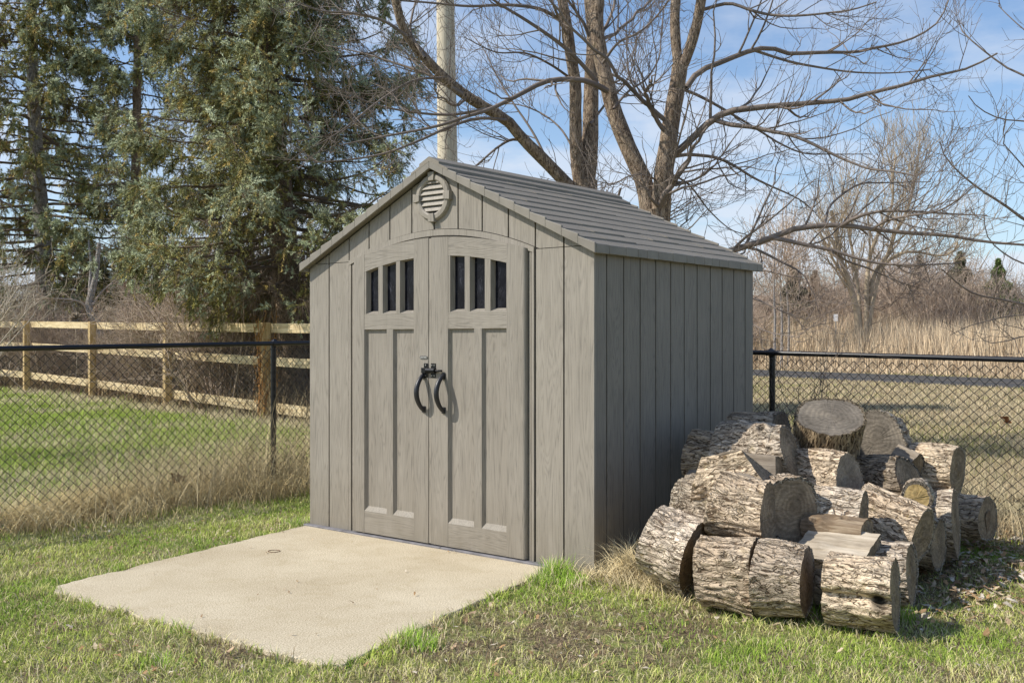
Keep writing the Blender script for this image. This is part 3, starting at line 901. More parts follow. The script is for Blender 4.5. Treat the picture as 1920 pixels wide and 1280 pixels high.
# soffit return behind the rake, and the eave trims
for s in (-1, 1):
    mb = MB()
    x0 = XC+s*(run+0.002); x1 = XC+s*(run-0.03)
    y = YA+0.013; k = 0
    while y < YB-0.006:
        y1 = min(y+rr_.choice([0.1, 0.13, 0.17]), YB-0.005)
        a, b = min(x0, x1), max(x0, x1)
        mb.box(a, b, y+0.001, y1-0.001, 1.790+0.001*(k % 2), 1.843-0.0015*(k % 2))
        y = y1; k += 1
    mb.build('eave_trim', M['fascia'], ro, bevel=0.003)
# threshold strip at the foot of the front
mb = MB()
mb.box(-0.02, 1.30, -0.045, -0.0015, -0.01, 0.012)
mb.box(1.303, 2.22, -0.045, -0.0015, -0.01, 0.013)
mb.build('threshold', M['sill'], shed, bevel=0.004)
# ------------------------------------------------------------------ chain link fences
def fence(p0, p1, z0, z1, posts, label, cap_end=False):
    """p0->p1 on the ground; rail height z0 at p0, z1 at p1"""
    p0 = Vector((*p0, GZ)); p1 = Vector((*p1, GZ))
    d = p1-p0; L = d.length; d.normalize()
    root = empty('chain_link_fence', p0, math.atan2(d.y, d.x), label, 'fence')
    zr = lambda s: z0+(z1-z0)*s/L-GZ
    # rail in sleeves
    mb = MB(); mb.tube([(0, 0, zr(0)), (L, 0, zr(L))], 0.0195, 14)
    s = 0.9
    while s < L:
        mb.tube([(s-0.03, 0, zr(s)), (s+0.03, 0, zr(s))], 0.0212, 14); s += 3.1
    mb.build('top_rail', M['black'], root, True, angle=50)
    for s in posts:
        mb = MB()
        mb.tube([(s, 0.03, -0.05), (s, 0.03, zr(s)-0.01)], 0.0245, 16)
        mb.tube([(s, 0.03, zr(s)-0.14), (s, 0.03, zr(s)-0.125)], 0.0275, 16)
        mb.tube([(s, 0.03, zr(s)-0.03), (s, 0.02, zr(s)+0.012), (s, 0.0, zr(s)+0.028)], [0.0275, 0.027, 0.018], 16)
        mb.tube([(s-0.035, 0, zr(s)), (s+0.035, 0, zr(s))], 0.0235, 14)
        mb.build('post', M['black'], root, True, angle=50)
    # fabric: zig-zag wires, each hooked with its neighbour
    w = 0.0718; hgt0 = 0.03
    n = int(L/(w/2))
    m = int(math.ceil((max(z0, z1)-GZ-0.045-hgt0)/(w/2)))
    P = []; 
    k = np.arange(m+1)
    rng = np.random.default_rng(4)
    for i in range(0, n):
        x0 = i*w/2
        x = x0 + np.where((k+i) % 2 == 0, 0.0, w/2)
        # every wire covers one column of half diamonds; neighbours meet at the knuckles
        y = np.where((k+i) % 2 == 0, 0.0025, -0.0025)
        if i % 2: pass
        z = hgt0 + k*(w/2)*((zr(x0)-0.045-hgt0)/(m*w/2))
        P.append(np.stack([x+rng.normal(0, 0.0012, m+1), y-0.022+rng.normal(0, 0.001, m+1)+0.006*np.sin(x0*1.7), z], -1))
    P = np.array(P)
    Rr = np.full(P.shape[:2], 0.0032)
    v, f = tubes(P, Rr, 4)
    # the twisted ends along the top
    o = np_mesh('wire_mesh', v, [f], M['wire'], root)
    tw = []
    for i in range(0, n, 2):
        x = P[i][-1]
        tw.append([x, x+np.array([0.004, 0.003, 0.012]), x+np.array([-0.003, -0.003, 0.024])])
    v, f = tubes(np.array(tw), np.full((len(tw), 3), 0.0026), 4)
    return root
corner = Vector((-0.85, 10.68))
lpost = Vector((-2.09, 9.16)); rpost = Vector((2.07, 8.30))
l0 = lpost - v2*6.5
FL0, FL1 = l0, corner
fence(l0, corner, 1.19, 1.305, [0.4, 3.45, 6.5, 8.45], 'black chain link fence running back on the left of the shed past dry grass')
r1 = rpost + u2*6.0
FR0, FR1 = corner, r1
fence(corner, r1, 1.27, 1.10, [0.06, (rpost-corner).length, (rpost-corner).length+3.05, (r1-corner).length-0.1], 'black chain link fence behind the shed and log pile on the right')

# ------------------------------------------------------------------ timber rail fence far left
def mat_timber(name):
    t = NT(name)
    a = t.noise(t.coord('Object', (0.06, 1, 1)), 30.0, 4, 0.65, 0.4); b = t.noise(t.coord('Object'), 1.6, 3)
    c = t.ramp(a, [(0.3, (0.44, 0.32, 0.16)), (0.55, (0.70, 0.57, 0.345)), (0.75, (0.80, 0.69, 0.47))])
    c = t.mix(0.7, c, t.ramp(b, [(0.3, (0.82, 0.8, 0.78)), (0.7, (1.08,)*3)]), 'MULTIPLY')
    return t.set(c, 0.8, t.bump(a, 0.4, 0.006), None, 0.2)
M['timber'] = mat_timber('yellow_fence_timber')
t = NT('fence_post_timber')
a = t.noise(t.coord('Object', (1, 1, 0.06)), 30.0, 4, 0.65, 0.4)
M['timber_v'] = t.set(t.ramp(a, [(0.3, (0.34, 0.23, 0.10)), (0.55, (0.54, 0.40, 0.20)), (0.75, (0.62, 0.49, 0.27))]), 0.8, t.bump(a, 0.4, 0.006), None, 0.2)
wf = empty('timber_rail_fence', (0, 0, 0), 0, 'yellowish three rail timber fence with square posts at the far side of the left lawn', 'fence')
wp = [(-15.6, 30.2), (-12.6, 26.9), (-9.6, 23.7), (-6.8, 20.46), (-4.12, 17.3), (-1.4, 14.2), (1.3, 11.1)]
wz = [1.84, 1.80, 1.72, 1.65, 1.59, 1.53, 1.47]
WR = math.atan2(-0.77, 0.64)
for (x, y), z in zip(wp, wz):
    mb = MB(); mb.box(-0.07, 0.07, -0.07, 0.07, -0.1, z+0.012-GZ)
    o = mb.build('post', M['timber_v'], wf, bevel=0.006); o.location = (x, y, GZ); o.rotation_euler = (0, 0, WR)
for i in range(len(wp)-1):
    a = Vector((*wp[i], 0)); b = Vector((*wp[i+1], 0)); d = (b-a); L = d.length
    for hi, hgt in ((0.0, 0.155), (0.56, 0.15), (1.32, 0.17)):
        mb = MB()
        za, zb = wz[i]-hi, wz[i+1]-hi
        mb.poly([(0.0, 0.072, za-hgt), (L, 0.072, zb-hgt), (L, 0.11, zb-hgt), (0, 0.11, za-hgt), (0, 0.072, za), (L, 0.072, zb), (L, 0.11, zb), (0, 0.11, za)],
                [(0,3,2,1),(4,5,6,7),(0,1,5,4),(1,2,6,5),(2,3,7,6),(3,0,4,7)])
        # gap at the post so that boards butt
        o = mb.build('rail', M['timber'], wf, bevel=0.004)
        o.location = a; o.rotation_euler = (0, 0, math.atan2(d.y, d.x)); o.location.x += d.x/L*0.004; o.location.y += d.y/L*0.004
# shed-side garden wire stapled behind the rails
P = []
for i in range(len(wp)-1):
    a = np.array(wp[i]); b = np.array(wp[i+1]); L = np.linalg.norm(b-a)
    nv = int(L/0.075)
    off = np.array([-(b-a)[1], (b-a)[0]])/L*0.115
    for j in range(nv):
        q = a+(b-a)*j/nv+off
        zt = wz[i]+(wz[i+1]-wz[i])*j/nv-0.08
        P.append([(q[0], q[1], 0.02), (q[0], q[1], zt)])
P1 = np.array(P); v, f = tubes(P1, np.full(P1.shape[:2], 0.0012), 3)
np_mesh('garden_wire', v, [f], M['wire'], wf)

# ------------------------------------------------------------------ firewood logs
def clip_poly(pts, tags, ny, nz, d):
    """keep ny*y+nz*z <= d ; new edge tagged 1 (split)"""
    out = []; ot = []
    n = len(pts)
    for i in range(n):
        a, b = pts[i], pts[(i+1) % n]; ta = tags[i]
        fa = ny*a[0]+nz*a[1]-d; fb = ny*b[0]+nz*b[1]-d
        if fa <= 0:
            out.append(a); ot.append(ta)
            if fb > 0:
                s = fa/(fa-fb); out.append((a[0]+(b[0]-a[0])*s, a[1]+(b[1]-a[1])*s)); ot.append(1)
        elif fb <= 0:
            s = fa/(fa-fb); out.append((a[0]+(b[0]-a[0])*s, a[1]+(b[1]-a[1])*s)); ot.append(ta)
    return out, ot

def make_log(label, px, py, d, L, r, yaw=0.0, pitch=0.0, roll=0.0, splits=(), pinch=0.0, oval=0.0, knots=(), seed=0,
             bark='log_bark', cut='cut_grey', split='split_grey', slant=(0, 0), taper=0.0, dark=1.0, base=None, name='log', hollow=False, shape=None):
    rng = np.random.default_rng(100+(seed if shape is None else shape))
    loc = at(px, py, d) if base is None else Vector(base)
    root = empty(name, loc, 0, label, 'log', 'firewood logs heaped beside the shed')
    if base is not None and hasattr(base, 'to_translation'): pass
    root.matrix_world = Matrix.Translation(loc) @ Matrix.Rotation(SHED_ROT+R_(yaw), 4, 'Z') @ Matrix.Rotation(R_(-pitch), 4, 'Y') @ Matrix.Rotation(R_(roll), 4, 'X')
    nth = 160
    tint = np.array([[1.0, 0.97, 0.92], [1.04, 1.0, 0.97], [0.95, 0.87, 0.78], [0.88, 0.82, 0.76], [1.02, 0.94, 0.84]])[seed % 5]*rng.uniform(0.9, 1.08)
    if slant == (0, 0): slant = tuple(rng.uniform(-0.09, 0.09, 2))
    if taper == 0: taper = rng.uniform(-0.10, 0.10)
    th = np.arange(nth)*2*math.pi/nth
    ph = rng.uniform(0, 6.28, 4)
    rad = r*(1 + 0.055*np.sin(2*th+ph[0]) + 0.042*np.sin(3*th+ph[1]) + 0.02*np.sin(5*th+ph[2]))
    rad = rad*(1+oval*np.cos(2*th))
    if pinch:
        for c0 in (0, math.pi):
            dd = np.angle(np.exp(1j*(th-c0))); rad = rad*(1-pinch*np.exp(-(dd/0.15)**2))
    pts = [(rad[i]*math.cos(th[i]), rad[i]*math.sin(th[i])) for i in range(nth)]
    tags = [0]*nth
    for ny, nz, dd in splits:
        h = math.hypot(ny, nz)
        pts, tags = clip_poly(pts, tags, ny/h, nz/h, dd*r)
    # resample straight edges
    P2d = []; tg = []
    for i in range(len(pts)):
        a, b = pts[i], pts[(i+1) % len(pts)]
        P2d.append(a); tg.append(tags[i])
        ln = math.hypot(b[0]-a[0], b[1]-a[1]); k = int(ln/0.012)
        if tags[i] == 1:
            for j in range(1, k):
                P2d.append((a[0]+(b[0]-a[0])*j/k, a[1]+(b[1]-a[1])*j/k)); tg.append(1)
    Q = np.array(P2d); tg = np.array(tg); n = len(Q)
    nl = max(14, int(L/0.011))
    xs_ = np.linspace(-L/2, L/2, nl)
    cen = Q.mean(0)
    verts = np.zeros((nl, n, 3)); cols = np.ones((nl, n, 3))
    # a bark vertex belongs to bark if either adjacent edge is bark
    isb = (tg == 0) | (np.roll(tg, 1) == 0)
    ang = np.arctan2(Q[:, 1], Q[:, 0]); rq = np.hypot(Q[:, 0], Q[:, 1])
    so = Vector((seed*7.3, seed*3.1, seed*1.7))
    for i, x in enumerate(xs_):
        for j in range(n):
            y, z = Q[j]
            if isb[j]:
                p = Vector((x*7, y*22, z*22))+so
                warp = noise.noise(Vector((x*6, y*6, z*6))+so)
                rid = abs(noise.noise(Vector((x*9+warp*1.5, y*34, z*34))+so))      # ridged furrows
                lump = noise.noise(Vector((x*3.5, y*4, z*4))-so)
                dr = (0.030*lump + 0.024*min(rid, 0.42) - 0.006)*min(1.2, r/0.16)
                c = 0.66+min(1.0, rid*4.5)*0.42
                for kx, kth, ks, *kd in knots:
                    da = math.atan2(math.sin(ang[j]-R_(kth)), math.cos(ang[j]-R_(kth)))*rq[j]
                    q = ((x-kx)**2+da*da)/(ks*ks)
                    if q < 9:
                        dr += ks*(0.62*math.exp(-q*0.9)-1.05*math.exp(-q*5.0))
                        c *= 1-(kd[0] if kd else 0.92)*math.exp(-(q*2.6)**2)
                f = 1+dr/max(rq[j], 1e-4)
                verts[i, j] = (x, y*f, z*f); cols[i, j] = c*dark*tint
            else:
                w = noise.noise(Vector((x*2.5, y*40, z*40))+so)*0.012 + noise.noise(Vector((x*7, y*9, z*9))+so)*0.022 + abs(noise.noise(Vector((x*3, y*22, z*22))-so))*0.02
                f = 1+w/max(rq[j], 0.03)
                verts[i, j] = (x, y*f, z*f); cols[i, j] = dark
        tp = 1+taper*x/L
        verts[i, :, 1:] *= tp
    # slanted saw cuts
    for i in (0, nl-1): pass
    sl0, sl1 = slant
    fx_ = np.linspace(0, 1, nl)[:, None]
    verts[:, :, 0] += (1-fx_)*sl0*verts[:, :, 2] + fx_*sl1*verts[:, :, 2] + (fx_-0.5)*0.0
    V3 = verts.reshape(-1, 3)
    idx = np.arange(nl*n).reshape(nl, n)
    a = idx[:-1]; b = idx[1:]
    quads = np.stack([a, np.roll(a, -1, 1), np.roll(b, -1, 1), b], -1)       # outward for ccw in yz
    qb = quads[:, tg == 0].reshape(-1, 4); qs = quads[:, tg == 1].reshape(-1, 4)
    def sub(nm, q, mat, cols_=None):
        u_, inv = np.unique(q, return_inverse=True)
        return np_mesh(nm, V3[u_], [inv.reshape(q.shape)], mat, root, True, cols.reshape(-1, 3)[u_])
    sub('bark', qb, M[bark])
    if len(qs): sub('split_face', qs, M[split])
    for end in (0, nl-1):
        ringv = verts[end]
        c3 = np.array([ringv[:, 0].mean(), ringv[:, 1].mean(), ringv[:, 2].mean()])
        vs = [ringv]; 
        rim = 1-0.013/r*rng.uniform(0.6, 1.4)
        for s in (rim, 0.72, 0.48, 0.24):
            w = c3+(ringv-c3)*s
            w = w.copy(); w[:, 0] += rng.normal(0, 0.0012, n) - (0.004 if end else -0.004)
            vs.append(w)
        vv = np.concatenate(vs+[c3[None]-np.array([[(0.004 if end else -0.004), 0, 0]])])
        fq = []
        ids = np.arange(5*n).reshape(5, n)
        for q in range(4):
            A_, B_ = ids[q], ids[q+1]
            fq.append(np.stack([A_, np.roll(A_, -1), np.roll(B_, -1), B_], -1))
        fq = np.concatenate(fq); ft = np.stack([ids[4], np.roll(ids[4], -1), np.full(n, 5*n)], -1)
        if end == 0: fq = fq[:, ::-1]; ft = ft[:, ::-1]
        fm_ = np.concatenate([np.ones(n, int), np.zeros(3*n+n, int)])
        np_mesh('cut_face', vv, [fq, ft], None, root, False, np.full((len(vv), 3), 0.55*dark), [M[cut], M[bark]], fm_)
        if hollow and end:
            hv = [(c3[0]+0.002, c3[1]+0.035*math.cos(q)*(1+0.3*math.sin(3*q)), c3[2]-0.01+0.075*math.sin(q)*(1+0.2*math.sin(2*q+1))) for q in np.linspace(0, 2*math.pi, 25)[:-1]]
            np_mesh('rotten_hollow', hv, [np.array([list(range(24))])], M['split_brown'], root)
    return root

# front row on the grass
make_log('thick pale barked round at the left front of the heap, nearest the shed wall', 1266, 1024, 5.40, 0.25, 0.208, yaw=9, pitch=-15, seed=1, taper=0.06, slant=(0.06, -0.02))
c2a = at(1368, 1074, 5.06); ax2 = Vector((math.cos(SHED_ROT+R_(12)), math.sin(SHED_ROT+R_(12)), 0))
make_log('pale barked round with a gnarled knot, second on the ground from the left', 0, 0, 0, 0.275, 0.176, yaw=12, seed=2, knots=((0.02, 142, 0.035, 0.4),), base=c2a, shape=3)
make_log('pale barked round butted against the knotty one by a thin saw gap', 0, 0, 0, 0.225, 0.175, yaw=12, seed=3, slant=(0, -0.04), base=c2a+ax2*0.260+Vector((0, 0, -0.004)), shape=3)
make_log('front round with a dark knot hole and a waist, nearest the camera', 1615, 1106, 4.74, 0.30, 0.168, yaw=12, seed=4, pinch=0.26, knots=((0.095, 181, 0.055),), slant=(0, -0.06))
make_log('shaded log in the dark gap between the two front rounds', 1538, 1092, 5.16, 0.26, 0.125, yaw=-8, seed=5, dark=0.8)  # dark factor puts the gap's shade into the bark colour
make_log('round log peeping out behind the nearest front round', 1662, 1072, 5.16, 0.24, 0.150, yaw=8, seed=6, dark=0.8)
# second row
make_log('upright leaning pale block in the middle of the heap with a split right side', 1398, 957, 5.33, 0.285, 0.178, yaw=6, pitch=-8, seed=7, splits=((0.3, 1, 0.93),), slant=(0.05, -0.2))
make_log('round with a smooth grey face and dark hollow edge, right of the leaning block', 1470, 950, 5.42, 0.17, 0.172, yaw=-30, pitch=0, seed=8, oval=-0.1)
make_log('dark wedge of split wood lying tilted on top near the shed wall', 1372, 888, 5.55, 0.34, 0.150, yaw=10, pitch=13, roll=0, seed=9, splits=((0.9, 1, 0.15),), split='split_grey', slant=(0.5, -0.5))
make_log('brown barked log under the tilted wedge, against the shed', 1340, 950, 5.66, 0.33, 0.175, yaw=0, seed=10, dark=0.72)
make_log('large knotty log high on the left of the heap beside the shed wall', 1418, 852, 6.02, 0.44, 0.180, yaw=7, pitch=3, seed=11, knots=((0.10, 125, 0.045, 0.7), (0.15, 165, 0.03, 0.6)), slant=(0.06, -0.24), dark=0.85)
make_log('small log end sticking out left behind the large knotty one', 1334, 852, 6.28, 0.26, 0.135, yaw=0, seed=12, dark=0.85)
make_log('split log with a dark flat end, topmost by the fence post', 1422, 818, 6.46, 0.30, 0.165, yaw=4, pitch=-2, seed=13, splits=((-1, -0.35, 0.6),), dark=0.82)
make_log('narrow split billet with a flat pale side behind the wedge', 1415, 876, 5.78, 0.27, 0.115, yaw=2, seed=14, splits=((-1, 0.05, 0.25), (0, 1, 0.55)), split='split_grey')
make_log('wide sawn stump section standing tilted on the very top of the heap', 1554, 815, 6.18, 0.26, 0.205, yaw=-90+SHED_ROT*-57.2958-2, pitch=62, seed=15, bark='stump_bark', cut='cut_stump')
make_log('thick round leaning on edge behind the topmost stump section', 1652, 826, 6.50, 0.17, 0.185, yaw=-92, pitch=8, seed=16, dark=0.9, cut='cut_stump')
make_log('pale log with a two sided split end in the middle of the upper row', 1547, 890, 5.90, 0.32, 0.138, yaw=-12, seed=17, splits=((0.8, -1, 0.75),), slant=(0, -0.05), cut='split_grey')
make_log('shadowed log between the upper middle log and the round right end log', 1660, 897, 6.14, 0.30, 0.150, yaw=-4, seed=18, dark=0.55, slant=(0, -0.35))  # its shadow is painted in through the dark factor
make_log('log at the upper right of the heap with a grey oval end', 1744, 880, 6.36, 0.33, 0.143, yaw=-4, seed=19, oval=-0.04)
make_log('small round with a fresh tan yellow sawn end', 1719, 930, 5.76, 0.30, 0.090, yaw=106, pitch=-4, seed=20, cut='cut_fresh', dark=0.8)
make_log('burled log with twisted bark in the right middle of the heap', 1556, 960, 5.50, 0.35, 0.128, yaw=8, seed=21, knots=((-0.08, 150, 0.05, 0.3),), slant=(0, 0.04))
make_log('log sloping down to a dark split end on the right side', 1674, 982, 5.60, 0.35, 0.145, yaw=-8, pitch=-12, seed=22, splits=((0.9, 0.8, 0.9),))
make_log('brown rotten barkless piece of wood wedged above the pale flat one', 1570, 992, 5.32, 0.31, 0.085, yaw=2, seed=23, bark='split_brown', oval=0.12, knots=((0.05, 120, 0.03, 0.8), (-0.08, 150, 0.04, 0.6)))
make_log('pale flat split half log with its bark side down', 1566, 1030, 5.13, 0.35, 0.145, yaw=1, pitch=0, roll=0, seed=24, splits=((-0.42, 1, 0.18),), split='split_pale')
make_log('dark barked log on the ground at the right with an oval weathered end', 1716, 1018, 5.84, 0.26, 0.160, yaw=3, seed=25, dark=0.75, oval=0.05)
make_log('thick barked log with a narrow grey end, second from the right on the ground', 1752, 980, 6.14, 0.24, 0.190, yaw=10, seed=26, oval=-0.04)
make_log('rightmost log on the ground with a dark rotten hollow in its end', 1800, 968, 6.62, 0.34, 0.145, yaw=-6, seed=27, hollow=True)
make_log('small grey split wedge just right of the nearest front round', 1672, 1040, 5.30, 0.20, 0.105, yaw=6, seed=31, splits=((-0.4, 1, 0.25),), slant=(0.1, -0.2))
make_log('dark split stave standing between the large knotty log and the upper middle log', 1478, 862, 6.02, 0.12, 0.13, yaw=8, pitch=-8, seed=32, splits=((-0.9, 0.4, 0.1),), slant=(0.2, -0.35), dark=0.7)
make_log('short brown chunk tucked low under the round with the smooth grey face', 1492, 1042, 5.36, 0.24, 0.10, yaw=-14, seed=33, splits=((0, 1, 0.6),), dark=0.7)
make_log('dark split wedge leaning in the shade left of the upper right log', 1684, 872, 6.26, 0.16, 0.12, yaw=-24, pitch=-18, seed=34, splits=((-0.8, 0.6, 0.15),), dark=0.75)
make_log('thin split billet lying along the shed wall at the far left of the heap', 1330, 905, 5.92, 0.30, 0.09, yaw=4, seed=35, splits=((-0.6, 1, 0.2),), dark=0.8)
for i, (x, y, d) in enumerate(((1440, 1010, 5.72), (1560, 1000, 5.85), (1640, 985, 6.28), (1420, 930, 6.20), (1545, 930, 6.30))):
    make_log('shaded bark covered log buried in the dark inside of the heap', x, y, d, 0.32, 0.165, yaw=3*i-5, seed=40+i, dark=0.6)  # bark colour darkened for the shade inside the heap
# ------------------------------------------------------------------ bare trees
def limb(pts, d0, d1, r0, r1, n=22):
    m = len(pts)
    return resample([at(p[0], p[1], d0+(d1-d0)*i/(m-1)) for i, p in enumerate(pts)], [r0, r1] if m > 2 else [r0, r1], n)

def twig_set(rng, P, Rr, m1, m2, m3, L1, L2, L3, up=0.35, rmin=0.0028, curl=0.25, t0=0.15, ang=(30, 65)):
    c1, r1 = spawn(rng, P, Rr, m1, t0, 1.0, ang, L1, 0.5, 9, up, 0.03, rmin*1.7, curl=curl)
    c2, r2 = spawn(rng, c1, r1, m2, 0.15, 1.0, (28, 60), L2, 0.6, 7, up, 0.03, rmin*1.2, curl=curl)
    out = [(c1, r1, 5), (c2, r2, 4)]
    if m3:
        c3, r3 = spawn(rng, c2, r2, m3, 0.2, 1.0, (28, 60), L3, 0.7, 5, up, 0.03, rmin, curl=curl)
        out.append((c3, r3, 3))
    return out

def join(parts):
    V_, F_ = [], []; b = 0
    for P, Rr, k in parts:
        v, f = tubes(P, Rr, k)
        V_.append(v); F_.append(f+b); b += len(v)
    return np.concatenate(V_), np.concatenate(F_)

def bare_tree(name, label, base, stems, limbs, seed, bark='maple_bark', twig='twig', group=None, tw=(9, 5, 3), Ls=((0.5, 1.3), (0.25, 0.7), (0.12, 0.35)), rmin=0.0028, extra=0, cat='tree', up=0.35, curl=0.25):
    rng = np.random.default_rng(seed)
    root = empty(name, base, 0, label, cat, group)
    off = np.array(tuple(base))
    P = np.array([s[0] for s in stems]); Rr = np.array([s[1] for s in stems])
    v, f = tubes(P-off, Rr, 18)
    # knobbly trunk surface
    nz = np.array([noise.noise(Vector(q)*6) for q in v])
    ctr = (P-off).repeat(18, axis=1).reshape(-1, 3) if False else np.repeat((P-off).reshape(-1, 3), 18, axis=0)
    v = ctr + (v-ctr)*(1+0.10*nz[:, None])
    np_mesh('trunk', v, [f], M[bark], root, True)
    parts = []
    LP = np.array([l[0] for l in limbs]) if limbs else np.zeros((0, 22, 3)); LR = np.array([l[1] for l in limbs]) if limbs else np.zeros((0, 22))
    if extra:
        ce, re = spawn(rng, P, Rr, extra, 0.45, 1.0, (40, 75), (1.2, 2.6), 0.30, 22, 0.3, 0.02, 0.012, curl=0.2)
        LP = np.concatenate([LP, ce]); LR = np.concatenate([LR, re])
    parts.append((LP, LR, 7))
    parts += twig_set(rng, LP, LR, tw[0], tw[1], tw[2], Ls[0], Ls[1], Ls[2], up=up, rmin=rmin, curl=curl)
    v, f = join(parts)
    np_mesh('crown', v-off, [f], M[twig], root, True)
    return root

DA = 13.0
def A_(pts, r0, r1, dd=0.0, d0=DA): return limb(pts, d0, d0+dd, r0, r1)
stA = [A_([(1100, 840), (1098, 700), (1096, 520), (1095, 365), (1094, 340)], 0.21, 0.17),
       A_([(1094, 368), (1103, 313), (1107, 233), (1109, 146), (1112, 60), (1106, 0), (1100, -120), (1090, -240)], 0.115, 0.05, 0.4),
       A_([(1092, 366), (1081, 292), (1079, 219), (1078, 153), (1070, 102), (1063, 47), (1054, 0), (1045, -80), (1040, -200)], 0.09, 0.045, -0.3),
       A_([(1086, 366), (1070, 352), (1030, 310), (979, 259), (950, 226), (913, 204), (873, 179), (833, 146), (797, 109), (764, 69), (751, 40), (742, 0), (730, -80)], 0.082, 0.045, -0.9)]
lmA = [A_([(985, 265), (960, 262), (935, 275), (905, 300), (870, 330), (845, 350)], 0.02, 0.006, -0.5),
       A_([(950, 226), (900, 222), (850, 235), (790, 262), (720, 288), (650, 300), (590, 305)], 0.022, 0.007, -1.0, DA-.4),
       A_([(913, 204), (850, 215), (770, 210), (700, 195), (640, 170), (600, 150)], 0.02, 0.006, -.6, DA-.5),
       A_([(873, 179), (815, 145), (745, 120), (680, 100), (610, 85)], 0.022, 0.006, .6, DA-.6),
       A_([(764, 69), (720, 40), (660, 25), (600, 20), (560, 5)], 0.02, 0.007, -.5, DA-.8),
       A_([(797, 109), (770, 60), (775, 20), (790, -30)], 0.02, 0.01, 0.5, DA-.8),
       A_([(833, 146), (780, 150), (710, 190), (640, 245), (590, 275)], 0.018, 0.005, -1.2, DA-.7),
       A_([(1030, 310), (1000, 250), (960, 190), (930, 140), (905, 90), (880, 60)], 0.018, 0.005, .8),
       A_([(1081, 292), (1050, 240), (1010, 210), (960, 195), (900, 205)], 0.015, 0.005, .9),
       A_([(1078, 153), (1030, 120), (985, 100), (930, 98), (870, 70)], 0.018, 0.005, -1.0),
       A_([(1063, 47), (1020, 20), (960, 10), (880, 12), (800, 5), (700, -2)], 0.025, 0.008, -.8),
       A_([(1107, 233), (1140, 190), (1170, 160), (1190, 110), (1195, 60)], 0.018, 0.005, .9)]
gA = at(1098, CY+H*F/DA, DA)
bare_tree('bare_tree', 'bare multi stemmed tree with a limb leaning far left over the shed ridge', (gA.x, gA.y, GZ), stA, lmA, 11, extra=2, tw=(11, 4, 2), Ls=((0.4, 1.2), (0.2, 0.6), (0.1, 0.3)))

DB = 12.0
def B_(pts, r0, r1, dd=0.0, d0=DB): return limb(pts, d0, d0+dd, r0, r1)
stB = [B_([(1233, 850), (1231, 700), (1229, 560), (1228, 430), (1228, 395)], 0.20, 0.165),
       B_([(1222, 430), (1216, 397), (1209, 346), (1190, 303), (1169, 255), (1150, 204), (1140, 164), (1129, 120), (1121, 73), (1118, 36), (1121, 0), (1122, -90), (1130, -220)], 0.108, 0.062, 0.3),
       B_([(1236, 430), (1238, 408), (1242, 346), (1249, 292), (1260, 219), (1271, 157), (1275, 122)], 0.118, 0.088, -0.2),
       B_([(1274, 138), (1268, 90), (1265, 40), (1267, 0), (1268, -90), (1262, -200)], 0.06, 0.045, 0.1, DB-.2),
       B_([(1275, 136), (1290, 100), (1305, 50), (1315, 0), (1324, -80), (1340, -200)], 0.062, 0.045, -0.2, DB-.2)]
